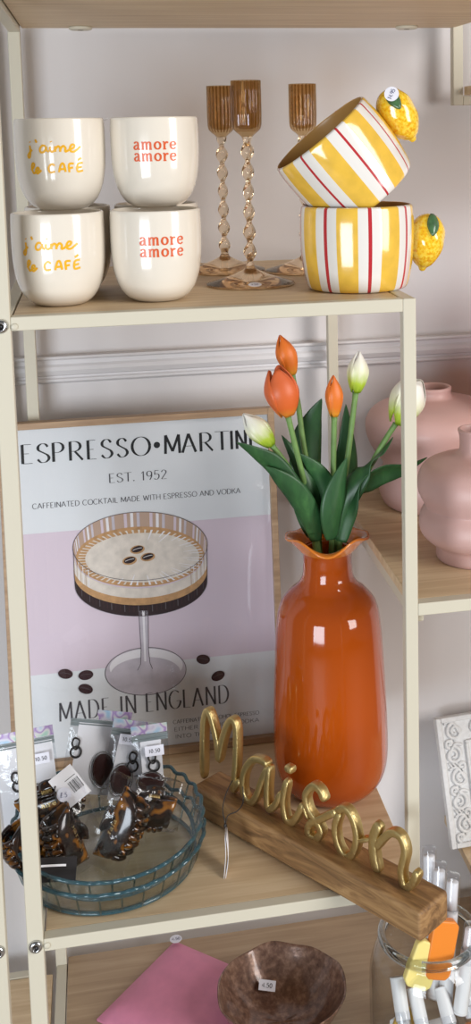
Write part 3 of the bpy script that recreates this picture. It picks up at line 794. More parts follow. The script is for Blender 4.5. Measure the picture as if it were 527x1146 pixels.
tulip('white tulip bud leaning far left in front of the poster', .172, (304, 498), (272, 463), .0138, M_twh, 'bud', [(348, 580, .192), (328, 532, .180)],
      [([(350, 598, .186), (335, 560, .176), (310, 524, .168), (288, 508, .162), (265, 495, .158)], .022, (.5, -.3, .9), .30),
       ([(356, 592, .188), (350, 550, .186), (333, 515, .190), (315, 487, .192)], .018, (.8, .3, .4), .3)], gW, (-.012, .0))
tulip('upright white and green tulip bud on the tallest stem', .208, (398, 439), (402, 393), .0138, M_twh, 'bud', [(378, 582, .206), (388, 520, .208)],
      [([(378, 604, .184), (388, 560, .178), (405, 526, .180), (424, 508, .184), (440, 489, .188)], .025, (.7, -.2, .7), .30),
       ([(366, 598, .196), (366, 560, .190), (356, 530, .186), (334, 507, .182)], .024, (.6, -.2, .8), .3)], gW, (.008, .004))
tulip('open white tulip at the right, half hidden behind the front upright', .190, (443, 474), (466, 423), .0215, M_twh, 'open', [(384, 582, .200), (410, 530, .194), (430, 494, .191)],
      [([(380, 606, .182), (388, 570, .180), (402, 545, .182), (425, 530, .184), (452, 524, .186), (478, 512, .190)], .030, (.5, -.3, .85), .30)], gW, (.012, -.004))

# ------------------------------------------------------------------ Maison sign
P0 = Vector((.1670, .1900)); P1 = Vector((.3745, -.0902)); bd = (P1 - P0).normalized(); bn = Vector((-bd.y, bd.x))
BL = (P1 - P0).length; BW, BH = .0480, .0335
sign_rot = math.atan2(bd.y, bd.x)
sign = thing('word_sign', 'gold Maison word sign on a brown wooden block, lying diagonally across the shelf', 'sign', (P0.x, P0.y, .0002), (0, 0, sign_rot))
b = MB(); b.box(0, BL, 0, BW, 0, BH)
obj('wooden_base', b, M_block, sign, smooth=False, bevel=.0045)
# trace the script on the block's middle plane
O3 = Vector((P0.x, P0.y, 0)) + Vector((bn.x, bn.y, 0)) * (BW * .5)
n3 = Vector((bn.x, bn.y, 0))
def sz(px, py):
    d = FX + RX * ((px - CX) / FPX) - UX * ((py - CY) / FPX)
    t = (O3 - CAM).dot(n3) / d.dot(n3); P = CAM + d * t
    return ((P - O3).dot(Vector((bd.x, bd.y, 0))), P.z)
def sweep_letter(strokes, label=None):
    b = MB()
    for st, wd, dep in strokes:
        q = smoothline([sz(*p) for p in st], 7)
        q = [(s, max(z, BH - .002)) for s, z in q]
        ds = [wd * .5] * len(q)
        rows = []
        for i, (s, z) in enumerate(q):
            a = q[max(0, i - 1)]; c = q[min(len(q) - 1, i + 1)]
            tx, tz = c[0] - a[0], c[1] - a[1]; l = math.hypot(tx, tz) or 1; tx /= l; tz /= l
            nx, nz = -tz, tx
            e = 1.0
            m = min(i, len(q) - 1 - i)
            if m < 3: e = (.62, .85, .96)[m]
            row = []
            for k in range(16):
                th = 2 * math.pi * k / 16
                ca, sa = math.cos(th), math.sin(th)
                u = math.copysign(abs(ca) ** .38, ca) * wd / 2 * e; v = math.copysign(abs(sa) ** .38, sa) * dep / 2 * e
                row.append((s + nx * u, BW * .5 + v, z + nz * u))
            rows.append(row)
        o = b.grid(rows, 0, True); b.cap(o, 16, 0, True); b.cap(o, 16, len(rows) - 1)
    return obj('letter', b, M_gold, sign)
WD, DP = .0088, .0110
sweep_letter([([(229, 870), (229, 835), (230, 806), (234, 795), (239, 806), (245, 832), (246, 852)], WD, DP), ([(246, 852), (250, 830), (256, 811), (262, 805), (266, 815), (266, 845), (264, 872), (262, 886)], WD, DP)])
sweep_letter([([(264, 882), (270, 872)], .008, DP), ([(302, 856), (294, 850), (284, 850), (275, 864), (274, 884), (281, 897), (289, 890), (295, 873), (302, 857)], WD, DP), ([(303, 856), (301, 880), (302, 903), (310, 900), (317, 886)], WD, DP)])
sweep_letter([([(323, 872), (319, 895), (322, 915), (329, 919), (336, 910), (341, 899)], WD, DP), ([(325, 856), (325, 864)], .0110, DP)])
sweep_letter([([(341, 899), (347, 916)], .005, DP), ([(365, 896), (360, 884), (352, 879), (344, 889), (347, 905), (357, 920), (361, 930), (355, 938), (347, 932), (349, 921), (362, 915), (378, 907)], WD, DP)])
sweep_letter([([(378, 907), (388, 904), (397, 917), (401, 938), (396, 955), (388, 957), (380, 944), (377, 925), (382, 908)], WD, DP), ([(401, 940), (417, 938)], .005, DP)])
sweep_letter([([(426, 921), (420, 936), (420, 955), (424, 975)], .0115, DP), ([(422, 948), (430, 938), (440, 931), (450, 936), (455, 952), (451, 974), (455, 991), (463, 988), (469, 974)], WD, DP)])
# hanging swing tag with black loop
inv = Matrix.Translation((P0.x, P0.y, .0002)) @ Matrix.Rotation(sign_rot, 4, 'Z'); inv.invert()
W2S = lambda p: inv @ Vector(p)
b = MB()
lp = [(.2130, .1430, .062), (.2050, .1330, .055), (.1990, .1220, .045), (.1985, .1175, .037), (.1995, .1150, .0335), (.2000, .1120, .026)]
b.tube(smoothline([tuple(W2S(p)) for p in lp], 6), .0006, 8)
lp2 = [(.2000, .1120, .026), (.2040, .1180, .0345), (.2150, .1225, .0355), (.2230, .1280, .0420), (.2240, .1340, .058)]
b.tube(smoothline([tuple(W2S(p)) for p in lp2], 6), .0006, 8)
b.sphere(W2S((.2000, .1110, .0265)), .0022, .0022, .0035, 12)
tl = obj('tag_loop', b, M_dark, sign); tl['label'] = 'black tag loop'
b = MB(); e1 = Vector((-.14, -.98, 0)).normalized()
for off, tw in ((0, 0), (.0015, .0012)):
    rows = []
    for i in range(9):
        u = i / 8
        c = Vector((.1990 - .0045 * u + off, .0985 - .022 * u, .0330 - .0322 * u))
        bow = math.sin(u * math.pi) * (.0012 + tw)
        rows.append([W2S(c + Vector((bow + off * u * .3, 0, 0)) + e1 * (s * .022)) for s in (0, .5, 1)])
    b.grid(rows)
obj('swing_tag', b, M_paper, sign, smooth=True, solid=.0005)

# ------------------------------------------------------------------ glass dishes
DX, DY = .0690, .1190
def dish(z, label, ph, sc, tilt=0.0):
    t = thing('pie_dish', label, 'dish', (DX, DY, z), (tilt, 0, ph), 'stacked fluted glass dishes')
    NW = 28
    wave = lambda a, k: math.cos(NW * a)
    prof = [(.0005, .0012), (.05, .0010), (.0940, .0008), (.0975, .0016), (.1005, .0070), (.1035, .0170), (.1065, .0260), (.1082, .0300)]
    b = MB(); rows = []
    N = NW * 10
    for r, zz in prof:
        u = max(0, (zz - .0016) / .0284)
        rows.append([((r * sc + .0010 * u * math.cos(NW * 2 * math.pi * j / N)) * math.cos(2 * math.pi * j / N), (r * sc + .0010 * u * math.cos(NW * 2 * math.pi * j / N)) * math.sin(2 * math.pi * j / N), zz + .0010 * u * math.cos(NW * 2 * math.pi * j / N)) for j in range(N)])
    o = b.grid(rows, 0, True); b.cap(o, N, 0, True)
    inr = []
    for r, zz in reversed(prof):
        u = max(0, (zz - .0016) / .0284)
        inr.append([(max(.0004, r * sc - .0028 + .0010 * u * math.cos(NW * 2 * math.pi * j / N)) * math.cos(2 * math.pi * j / N), max(.0004, r * sc - .0028 + .0010 * u * math.cos(NW * 2 * math.pi * j / N)) * math.sin(2 * math.pi * j / N), zz + .0022 * (1 - u) + .0010 * u * math.cos(NW * 2 * math.pi * j / N)) for j in range(N)])
    b.grid([rows[-1]] + inr, 0, True)
    for j in range(NW):                                             # moulded flute lines in the wall
        a = 2 * math.pi * (j + .5) / NW
        b.tube([((r * sc - .0004) * math.cos(a), (r * sc - .0004) * math.sin(a), zz) for r, zz in prof[3:]], .0011, 6, 1)
    obj('bowl', b, [M_dishglass, M_flute], t)
    b = MB()
    b.tube([((.1070 * sc + .0011 * math.cos(NW * a)) * math.cos(a), (.1070 * sc + .0011 * math.cos(NW * a)) * math.sin(a), .0303 + .0011 * math.cos(NW * a)) for a in [2 * math.pi * j / N for j in range(N)]], .0022, 8, closed=True)
    obj('rim', b, M_rimglass, t)['label'] = 'teal tinted wavy rim'
    b = MB(); b.tube([(.0965 * sc * math.cos(2 * math.pi * j / 96), .0965 * sc * math.sin(2 * math.pi * j / 96), .0030) for j in range(96)], .0024, 8, closed=True)
    obj('foot_ring', b, M_rimglass, t)
    return t
dish(.0003, 'lower of two stacked fluted glass dishes, resting on the shelf board', 0.0, 1.0)
dish(.0230, 'upper of two stacked fluted glass dishes, filled with packaged hair clips', .13, .985, math.radians(4.5))

# ------------------------------------------------------------------ packets and clips in the dish
M_zip = mat('zip_strip', (150, 160, 162), 0.3, trans=0.35)
M_fob = mat('dark_brown_lens', (58, 32, 30), 0.22, coat=0.4)
def keyring_bag(label, loc, rot, W, H, price, cardbox, fob, clip, holo=(0, 1)):
    t = thing('packaged_keyring', label, 'packet', loc, rot, 'packets with holographic tops')
    def pill(x0, x1, z0, z1, th):
        b = MB(); rows_f, rows_b = [], []
        for i in range(13):
            v = i / 12; rf, rb = [], []
            for j in range(9):
                u = j / 8
                e = (math.sin(math.pi * u) * math.sin(math.pi * v)) ** .45 if 0 < u < 1 and 0 < v < 1 else 0
                x, z = x0 + (x1 - x0) * u, z0 + (z1 - z0) * v
                rf.append((x, -.0004 - th * e, z)); rb.append((x, .0004 + th * .5 * e, z))
            rows_f.append(rf); rows_b.append(rb)
        b.grid(rows_f); b.grid(rows_b); return b
    obj('film', pill(-W / 2, W / 2, 0, H * .90, .0045), M_bagfilm, t)
    b = MB(); x0, x1 = -W / 2 + W * holo[0], -W / 2 + W * holo[1]
    b.box(x0, x1, -.0003, .0003, H * .90, H); obj('foil_header', b, M_holo, t, smooth=False)['label'] = 'shimmering holographic foil strip'
    b = MB()
    for z in (.845, .875): b.tube([(-W / 2, -.0012, H * z), (0, -.0013, H * z), (W / 2, -.0012, H * z)], .0008, 6)
    b.box(-W / 2, W / 2, -.0010, -.0005, H * .82, H * .895); obj('zip_strip', b, M_zip, t, smooth=False)
    cx0, cx1, cz0, cz1 = cardbox
    b = MB(); b.box(cx0 * W, cx1 * W, -.0012, -.0004, cz0 * H, cz1 * H); obj('backing_card', b, M_paper, t, smooth=False)
    if price:
        b = MB(); px, pz, pw = price; f1 = lambda x, y: (px * W + x, -.0062, pz * H + y); f2 = lambda x, y: (px * W + x, -.0065, pz * H + y)
        b.poly([(-pw, -.006), (pw, -.006), (pw, .006), (-pw, .006)], f1, 0)
        tw = text_width('10.50', .0042, .0006)
        write(b, '10.50', -tw / 2, -.0021, .0042, .0007, .0005, f2, 1, .0006)
        obj('price_sticker', b, [M_sticker, M_inkgrey], t, smooth=False)
    fx, fz, frx, frz, fr = fob
    b = MB(); bb = MB(); bb.sphere((0, 0, 0), frx, .0018, frz, 28); Mx = Matrix.Translation((fx * W, -.0028, fz * H)) @ Matrix.Rotation(fr, 4, 'Y')
    b.add([Mx @ v for v in bb.v], bb.f, 0)
    b.tube([Mx @ Vector((frx * 1.12 * math.cos(2 * math.pi * k / 36), -.0004, frz * 1.12 * math.sin(2 * math.pi * k / 36))) for k in range(36)], .0007, 6, 1, closed=True)
    obj('oval_fob', b, [M_fob, M_chrome], t)
    kx, kz = clip
    b = MB(); Mk = Matrix.Translation((kx * W, -.0030, kz * H))
    b.tube([Mk @ Vector((.0062 * math.cos(2 * math.pi * k / 28), .0008 * math.sin(4 * math.pi * k / 28), .0062 * math.sin(2 * math.pi * k / 28))) for k in range(28)], .0012, 8, closed=True)
    b.tube([Mk @ Vector(p) for p in smoothline([(-.002, -.001, .004), (-.006, -.001, .010), (-.004, -.001, .016), (.002, -.001, .014), (.001, -.001, .005)], 6, True)], .0011, 8, closed=True)
    obj('clasp', b, M_dark, t)
    return t
R = math.radians
keyring_bag('leftmost holographic topped keyring packet, standing behind the left upright', (-.0160, .1600, .0235), (R(-10), R(5) * -1, 0), .070, .1130, (.26, .70, .0095), (-.46, .46, .05, .86), (.10, .26, .0150, .0190, .2), (-.16, .46))
keyring_bag('widest keyring packet, in the middle with a plain white card', (.0440, .1880, .0235), (R(-12), R(12), 0), .071, .1130, None, (-.36, .40, .14, .86), (.16, .40, .0130, .0190, -.2), (-.34, .56), (.42, 1))
keyring_bag('keyring packet wedged between the widest packet and the rightmost packet', (.0800, .1770, .0235), (R(-9), R(14), 0), .052, .1040, (-.10, .80, .0105), (-.30, .42, .10, .76), (-.08, .34, .0120, .0170, 0), (.12, .50))
keyring_bag('rightmost keyring packet in the dish with a shiny foil top', (.1230, .1600, .0235), (R(-8), R(-2), 0), .042, .1040, (.10, .72, .0110), (-.28, .30, .06, .82), (-.06, .36, .0150, .0110, .1), (.06, .54))

def claw_clip(label, loc, rot, L, word=None, sleeve=True):
    t = thing('hair_clip', label, 'hair clip', loc, rot, 'tortoiseshell claw clips in the dish')
    t.scale = (1.0, .92, .92)
    for s in (-1, 1):
        b = MB(); rows = []
        for i in range(19):
            u = i / 18 * 2 - 1
            wf = (1 - abs(u) ** 2.6) ** .5 if abs(u) < 1 else 0
            wf = .22 + .78 * wf
            row = []
            for k in range(9):
                v = k / 8
                ang = v * 1.75
                row.append((u * L / 2 * (1 - .10 * v), s * (.0015 + .0155 * math.sin(ang) * wf), (.0105 - .0255 * (1 - math.cos(ang)) * wf)))
            rows.append(row)
        b.grid(rows)
        for j in range(7):                                          # teeth
            u = -.78 + j * .26; wf = .30 + .70 * (1 - abs(u) ** 2.6) ** .5
            y0 = s * (.0015 + .0155 * math.sin(1.75) * wf); zb = .0105 - .0255 * (1 - math.cos(1.75)) * wf
            b.tube(smoothline([(u * L / 2 * .9, y0, zb + .002), (u * L / 2 * .9, y0 * .80, zb - .006), (u * L / 2 * .9, y0 * .25, zb - .012)], 4), [.0024 - .0011 * q / 8 for q in range(9)], 8)
        obj('jaw', b, M_tort, t, solid=.0026)
    for s in (-1, 1):                                               # finger tabs
        b = MB(); b.grid([[(x * .010, s * (.002 + .010 * v), .0105 + .0085 * v - .003 * x * x * v) for x in (-1, -.5, 0, .5, 1)] for v in (0, .33, .66, 1)])
        obj('finger_tab', b, M_tort, t, solid=.0026)
    b = MB(); b.tube([(.012 * math.cos(0) * (k / 40 - .5), .0026 * math.cos(k * 1.2), .0115 + .0026 * math.sin(k * 1.2)) for k in range(41)], .0007, 6)
    obj('spring', b, M_gold, t)
    if word:
        b = MB(); hgt = .0052
        def fm(x, y):
            ang = .75 - y * 38
            return (x, -(.0015 + .0155 * math.sin(ang)) - .0018, .0105 - .0255 * (1 - math.cos(ang)) + .0010)
        wd = sum(GL[c][0] * (hgt if c.islower() else hgt) for c in word)
        write(b, word, -wd / 2, -.002, hgt, .0009, .0007, fm, 0, .0004)
        obj('lettering', b, M_gold, t)
    if sleeve:
        rnd = random.Random(word or label); b = MB()
        for s in (-1, 1):
            rows = []
            for i in range(14):
                u = i / 13 * 2 - 1; row = []
                for k in range(12):
                    v = k / 11 * 2 - 1
                    pf = (max(0, 1 - u ** 4) * max(0, 1 - v ** 4)) ** .5
                    row.append((u * L * .64, s * (.001 + .0185 * pf) + rnd.uniform(-.0016, .0016) * pf, .002 + v * .034 + rnd.uniform(-.0014, .0014)))
                rows.append(row)
            b.grid(rows)
        obj('cellophane_sleeve', b, M_film, t)['label'] = 'crinkled clear cellophane sleeve'
    return t
claw_clip('tortoiseshell claw clip at the left, under the barcode tag', (.0080, .1130, .0860), (R(20), R(-18), R(-12)), .080, 'aire', False)
claw_clip('tortoiseshell claw clip with gold Harriet lettering, standing upright in film', (.0270, .0800, .0600), (R(-18), R(74), R(6)), .072, 'Harriet', True)
claw_clip('tortoiseshell claw clip with gold Tata lettering, slanting in the middle of the dish', (.0790, .0880, .0610), (R(-15), R(-62), R(4)), .082, 'Tata', True)
claw_clip('tortoiseshell claw clip with teeth pointing down, at the right of the dish', (.1190, .1170, .0600), (R(8), R(12), R(-6)), .052, None, True)
claw_clip('tortoiseshell claw clip half hidden behind the left upright', (-.0160, .0900, .0520), (R(15), R(60), R(20)), .060, None, False)

# barcode swing tag with round price dot, and black card
bt = thing('price_tag', 'white barcode tag with round handwritten price dot, tilted on the clips', 'tag', tuple(at(78, 880, .098)), (R(-12), R(-36), 0))
b = MB(); b.box(-.0150, .0150, 0, .0006, -.0190, .0190); obj('card', b, M_paper, bt, smooth=False)
b = MB()
f = lambda x, y: (x, -.0002, y)
for i, wdt in enumerate((2, 1, 3, 1, 1, 2, 3, 1, 2, 1, 1, 3)):
    x = .0000 + i * .0011; b.poly([(x, -.009), (x + wdt * .00026, -.009), (x + wdt * .00026, .004), (x, .004)], f)
b.poly([(-.001, .0070), (.0125, .0070), (.0125, .0076), (-.001, .0076)], f)
obj('barcode', b, M_black, bt, smooth=False)
b = MB(); c0 = Matrix.Rotation(R(36), 4, 'Y'); f1 = lambda x, y: Vector((-.0098, -.0016, -.0030)) + c0 @ Vector((x, 0, y)); f2 = lambda x, y: Vector((-.0098, -.0019, -.0030)) + c0 @ Vector((x, 0, y))
b.poly(arc(0, 0, .0080, .0080, 0, 360, 28)[:-1], f1, 0); write(b, '£.5', -.0042, -.0024, .0048, .0006, .0005, f2, 1, .0004)
obj('price_sticker', b, [M_sticker, M_inkblue], bt, smooth=False)
b = MB(); b.tube(smoothline([(-.012, .0, .010), (-.0145, -.004, .007), (-.019, -.006, -.004)], 5), .0009, 6); obj('tag_loop', b, M_dark, bt)
bc = thing('black_card', 'small black card standing at the front of the dish', 'card', tuple(at(64, 972, .040)), (R(-20), R(8), R(4)))
b = MB(); b.box(-.0200, .0200, 0, .0007, -.0130, .0110); obj('card', b, M_dark, bc, smooth=False)
b = MB(); b.ribbon(arc(0, 0, .013, .0002, 180, 0, 4), lambda dx, dy: .0022, lambda x, y: (x - .004, -.0003, y + .003)); obj('printed_line', b, M_paper, bc, smooth=False)

# ------------------------------------------------------------------ pink vases
pv1 = thing('vase', 'two-bulge matt pink vase nearest the front of the right shelf', 'vase', (.5040, .1180, ZR))
b = MB(); pp = smoothline([(.0005, .002), (.042, .001), (.0455, .000), (.0468, .003), (.0465, .010), (.0480, .0165), (.0570, .0225), (.0645, .0310), (.0668, .0410), (.0650, .0520), (.0608, .0605), (.0600, .0635), (.0628, .0690), (.0672, .0790), (.0684, .0900), (.0655, .1020), (.0570, .1120), (.0420, .1180), (.0270, .1215), (.0205, .1260), (.0190, .1340), (.0195, .1440), (.0212, .1505), (.0200, .1525), (.0172, .1510), (.0165, .1360), (.018, .127), (.050, .100), (.0005, .090)], 4)
b.lathe(pp, 80); obj('body', b, M_pink, pv1)
pv2 = thing('vase', 'wide squat matt pink vase at the back, behind the two-bulge pink vase', 'vase', (.5130, .3220, ZR))
b = MB(); pp = smoothline([(.0005, .002), (.058, .001), (.0640, .000), (.0680, .004), (.0725, .016), (.0735, .030), (.0700, .044), (.0670, .052), (.0690, .060), (.0780, .072), (.0860, .086), (.0900, .102), (.0890, .115), (.0810, .127), (.0660, .135), (.0460, .1395), (.0300, .1425), (.0255, .1455), (.0240, .150), (.0250, .155), (.0235, .1575), (.0200, .156), (.0195, .147), (.025, .136), (.070, .105), (.0005, .090)], 4)
b.lathe(pp, 80); obj('body', b, M_pink, pv2)

bounce_vase = thing('vase', 'unseen orange vase added right of the pink vases to shade and tint the wall', 'vase', (.7000, .2450, ZR))  # added vase out of view: blocks window light, bounces orange onto the wall
b = MB(); pp = smoothline([(.0005, .002), (.060, .001), (.066, .000), (.075, .010), (.092, .060), (.100, .120), (.100, .180), (.086, .240), (.055, .275), (.040, .290), (.042, .310), (.040, .312), (.036, .309), (.036, .29), (.08, .20), (.0005, .150)], 4)
b.lathe(pp, 64); obj('body', b, mat('bounce_vase_orange', (226, 84, 24), 0.4), bounce_vase)

# ------------------------------------------------------------------ carved white panel
panel = thing('carved_panel', 'white carved wooden panel with scroll relief leaning on the wall at right', 'wall panel', (.5440, .3460, -.2066), (R(-17.5), R(-2.5), 0))
M_carve = mat('chalky_white_paint', (222, 222, 222), 0.8, bump=0.15, bump_scale=160, vary=0.04)
b = MB(); b.box(0, .30, 0, .010, 0, .1790); obj('board', b, M_carve, panel, smooth=False, bevel=.0015)
b = MB()
for (x0, x1, z0, z1) in ((0, .0075, 0, .179), (.0075, .30, .1720, .179), (.0075, .30, 0, .0070), (.0400, .0440, .0380, .1400), (.0400, .26, .1400, .1440), (.0400, .26, .0340, .0380)):
    b.box(x0, x1, -.0045, 0.001, z0, z1)
obj('border', b, M_carve, panel, smooth=False, bevel=.0015)
b = MB()
def scroll(cx, cz, r, turns, a0, sgn):
    pts = []
    for k in range(41):
        u = k / 40; a = a0 + sgn * u * turns * 2 * math.pi; rr = r * (1 - .80 * u)
        pts.append((cx + rr * math.cos(a), -.0012, cz + rr * math.sin(a)))
    b.tube(pts, [.0026 * (1 - .35 * k / 40) for k in range(41)], 8)
for k, zz in enumerate((.158, .126, .094, .062, .030)):
    s = 1 if k % 2 == 0 else -1
    scroll(.0235 + .003 * s, zz, .0125, 1.6, math.pi / 2, s)
    scroll(.0235 - .007 * s, zz - .016, .0062, 1.2, -math.pi / 2, -s)
    b.tube(smoothline([(.0120 if s > 0 else .035, -.001, zz + .012), (.0235, -.0015, zz - .004 + .018), (.034 if s > 0 else .013, -.001, zz - .004)], 8), .0020, 8)
    for q in range(3): b.tube([(.0135 + s * .002 + q * .004, -.001, zz - .010 + q * .002), (.0175 + q * .004, -.0015, zz - .018 + q * .002)], .0013, 6)
for k, xx in enumerate((.060, .092, .124, .156, .188)):
    s = 1 if k % 2 == 0 else -1
    scroll(xx, .1580 + .002 * s, .0110, 1.6, 0, s); scroll(xx, .0200 - .002 * s, .0110, 1.6, 0, -s)
    b.tube(smoothline([(xx + .010, -.001, .1690), (xx + .016, -.0015, .158), (xx + .022, -.001, .148)], 6), .0018, 8)
obj('scroll_relief', b, M_carve, panel)
b = MB(); b.box(.0440, .26, -.0008, .001, .038, .140); obj('panel_field', b, M_carve, panel, smooth=False)

# ------------------------------------------------------------------ jar and what it holds
JX, JY = .4520, .1470
jar = thing('glass_jar', 'round clear glass jar on the bottom shelf, holding tubes and coloured bars', 'jar', (JX, JY, ZB + .0003))
jp = smoothline([(.0005, .001), (.060, .001), (.0690, .004), (.0730, .014), (.0745, .040), (.0745, .090), (.0730, .112), (.0670, .130), (.0600, .139), (.0585, .144), (.0585, .152)], 5)
b = MB(); b.lathe(jp, 72); b.lathe([(max(.0005, r - .003), z + .003 * (z < .05)) for r, z in jp], 72)
obj('body', b, M_jar, jar)
b = MB(); b.lathe(smoothline([(.0550, .146), (.0600, .1450), (.0632, .1480), (.0635, .1530), (.0605, .1570), (.0565, .1570), (.0545, .1530), (.0550, .1475)], 4, True) + [(.0550, .146)], 72, cap0=False); obj('rim', b, M_jarrim, jar)
M_tube = mat('white_tube_plastic', (242, 242, 244), 0.35)
M_cap = thin_glass('clear_cap', (248, 249, 251), 0.3, 0.05, 0.06)
def capped_tube(a, c, label, group, r=.0092):
    a, c = Vector(a), Vector(c); L = (c - a).length
    t = thing('capped_tube', label, 'tube', a, (c - a).to_track_quat('Z', 'Y').to_euler(), group)
    b = MB(); b.lathe(smoothline([(.0005, 0), (r * .92, 0), (r * .95, .002), (r * .95, L * .66), (r * .93, L * .67)], 3), 28, cap1=True); obj('barrel', b, M_tube, t)
    b = MB(); b.lathe([(r * .80, L * .67), (r * .80, L * .93), (r * .74, L * .94), (.0003, L * .94)], 28); obj('nozzle', b, M_tube, t)
    b = MB(); b.lathe([(r * 1.02, L * .55), (r * 1.02, L * .985), (r * .95, L), (.0004, L)], 28, cap0=False); obj('clear_cap', b, M_cap, t)
    return t
JB = ZB + .004
tg = 'clear capped white tubes in the jar'
capped_tube((.4560, .1560, JB + .070), tuple(at(480, 948, .195)), 'leftmost clear-capped white tube rising from the jar, against the upright', tg)
capped_tube((.4560, .1360, JB + .075), tuple(at(492, 965, .172)), 'middle clear-capped white tube rising from the jar', tg)
capped_tube((.4660, .1220, JB + .080), tuple(at(507, 978, .150)), 'right clear-capped white tube rising from the jar', tg)
capped_tube((.4780, .1020, JB + .075), tuple(at(528, 1034, .118)), 'short clear-capped tube at the right inside the jar rim', tg)
for (a, c) in [((.4050, .1250, JB + .112), (.4060, .0900, JB + .060)), ((.4260, .1250, JB + .094), (.4300, .0860, JB + .052)), ((.4600, .1230, JB + .090), (.4640, .0850, JB + .052)), ((.4870, .1300, JB + .104), (.4930, .1000, JB + .060)), ((.440, .150, JB + .012), (.490, .155, JB + .014)), ((.412, .165, JB + .012), (.447, .185, JB + .014))]:
    capped_tube(a, c, 'clear-capped white tube lying inside the glass jar', 'clear capped tubes lying inside the jar')
def wax_bar(name, label, M, m, L, W_, T_, ch):
    t = tag(bpy.data.objects.new('x', None), '', ''); bpy.data.objects.remove(t)
    b = MB(); oc = [(-W_ / 2 + ch, 0), (W_ / 2 - ch, 0), (W_ / 2, ch), (W_ / 2, L - ch), (W_ / 2 - ch, L), (-W_ / 2 + ch, L), (-W_ / 2, L - ch), (-W_ / 2, ch)]
    rows = [[(x, s * T_ / 2, z) for x, z in oc] for s in (-1, 1)]
    o = b.grid(rows, 0, True); b.cap(o, 8, 0, True); b.cap(o, 8, 1)
    ob = obj(name, b, m, smooth=False, bevel=.0025)
    ob.matrix_world = M
    return tag(ob, label, 'bar')
def bar_M(base, up, face):
    z = Vector(up).normalized(); y = -Vector(face); y = (y - z * y.dot(z)).normalized(); x = y.cross(z)
    return Matrix(((x.x, y.x, z.x, base[0]), (x.y, y.y, z.y, base[1]), (x.z, y.z, z.z, base[2]), (0, 0, 0, 1)))
wax_bar('wax_bar', 'orange chamfered bar leaning out of the jar under the wooden block', bar_M((.4460, .1000, JB + .124), (.16, .10, .62), (.15, -.9, .42)), mat('orange_wax', (236, 138, 48), 0.4, sss=0.1), .0700, .0340, .0120, .006)
wax_bar('wax_bar', 'pale yellow chamfered bar in the jar, left of the orange bar', bar_M((.4200, .0990, JB + .118), (.28, .10, .60), (.12, -.9, .42)), mat('yellow_wax', (240, 222, 138), 0.4, sss=0.1), .0560, .0350, .0120, .006)
wax_bar('wax_bar', 'orange bar low inside the jar at the right', bar_M((.4780, .0960, JB + .030), (.7, .1, .35), (.0, -.9, .3)), MATS['orange_wax'], .040, .034, .012, .006)
wax_bar('wax_bar', 'yellow bar low inside the jar at the left', bar_M((.4000, .1080, JB + .030), (.3, .1, .6), (-.2, -.9, .3)), mat('mustard_wax', (222, 182, 78), 0.4), .050, .032, .012, .006)
wax_bar('wax_bar', 'deep orange bar at the bottom middle of the jar', bar_M((.4380, .0900, JB + .020), (.6, .0, .3), (.0, -.9, .3)), mat('deep_orange_wax', (226, 112, 40), 0.4), .036, .030, .012, .006)

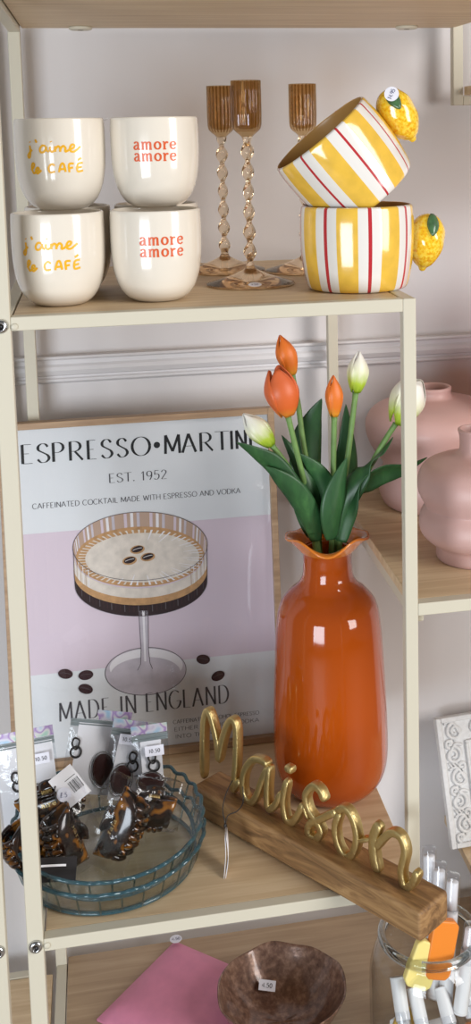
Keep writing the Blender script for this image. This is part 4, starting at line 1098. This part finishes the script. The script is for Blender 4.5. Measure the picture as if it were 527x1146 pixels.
# ------------------------------------------------------------------ napkins and bowl on the bottom shelf
nap = thing('napkin_packet', 'square pink napkin packet with a round price sticker, lying on the bottom shelf', 'napkins', (.1500, .3980, ZB), (0, 0, R(-131.5)))
M_nap = mat('pink_paper', (224, 142, 172), 0.55, vary=0.04, bump_scale=40, bump=0.12)
S = .165
b = MB(); rows = []
for i in range(17):
    row = []
    for j in range(17):
        u, v = i / 16, j / 16; e = (min(u, 1 - u, v, 1 - v) * 6); e = min(1, e) ** .6
        row.append((u * S, (v - 0) * -S, .0035 + .0135 * e))
    rows.append(row)
b.grid([[Vector((p[0], -p[1], p[2])) for p in r] for r in rows]); b.grid([[Vector((p[0], -p[1], .0004)) for p in r] for r in rows][::-1])
for e in ((0, 0, 1, 0), (1, 0, 1, 1), (1, 1, 0, 1), (0, 1, 0, 0)):
    b.add([(e[0] * S, e[1] * S, .0004), (e[2] * S, e[3] * S, .0004), (e[2] * S, e[3] * S, .0035), (e[0] * S, e[1] * S, .0035)], [(0, 1, 2, 3)])
obj('napkin_stack', b, M_nap, nap)
b = MB(); Ms = Matrix.Translation((.0100, .0100, .0172)) @ Matrix.Rotation(R(131.5), 4, 'Z')
b.poly(arc(0, 0, .0085, .0085, 0, 360, 28)[:-1], lambda x, y: Ms @ Vector((x, y, 0)), 0)
write(b, '4.50', -.0058, -.0024, .0050, .0007, .0005, lambda x, y: Ms @ Vector((x, y, .0004)), 1, .0004)
obj('price_sticker', b, [M_sticker, M_inkblue], nap, smooth=False)
bowl = thing('bowl', 'brown mottled metallic bowl with an irregular rim on the bottom shelf', 'bowl', (.2750, .2120, ZB + .0003))
M_bowl = ramp_mat('bronze_glaze', [(0.3, (84, 58, 46)), (0.5, (120, 88, 72)), (0.7, (156, 124, 104))], (120, 120, 120), 0.3, coat=0.5, detail=5, bump=0.5, metal=0.25)
bp_ = smoothline([(.0005, .001), (.028, .0005), (.034, .003), (.050, .015), (.066, .034), (.0755, .0540), (.0765, .0560), (.0745, .0562), (.064, .038), (.047, .0185), (.030, .0090), (.0005, .0075)], 5)
b = MB(); b.lathe(bp_, 84, rmod=lambda a, z, k: 1.08 + .010 * math.sin(3 * a + 1) * z / .056 + .006 * math.sin(8 * a) * z / .056, zmod=lambda a, z, k: (.0018 * math.sin(5 * a) + .0012 * math.sin(9 * a)) * z / .056)
obj('body', b, M_bowl, bowl)
b = MB(); Ms = Matrix.Translation((-.0130, .0420, .0285)) @ Euler((R(24), R(8), R(-12))).to_matrix().to_4x4()
b.poly([(-.0110, -.0070), (.0110, -.0070), (.0110, .0070), (-.0110, .0070)], lambda x, y: Ms @ Vector((x, y, .0000)), 0)
write(b, '4.50', -.0070, -.0028, .0056, .0008, .0006, lambda x, y: Ms @ Vector((x, y, .0004)), 1, .0006)
obj('price_sticker', b, [M_sticker, M_black], bowl, smooth=False)
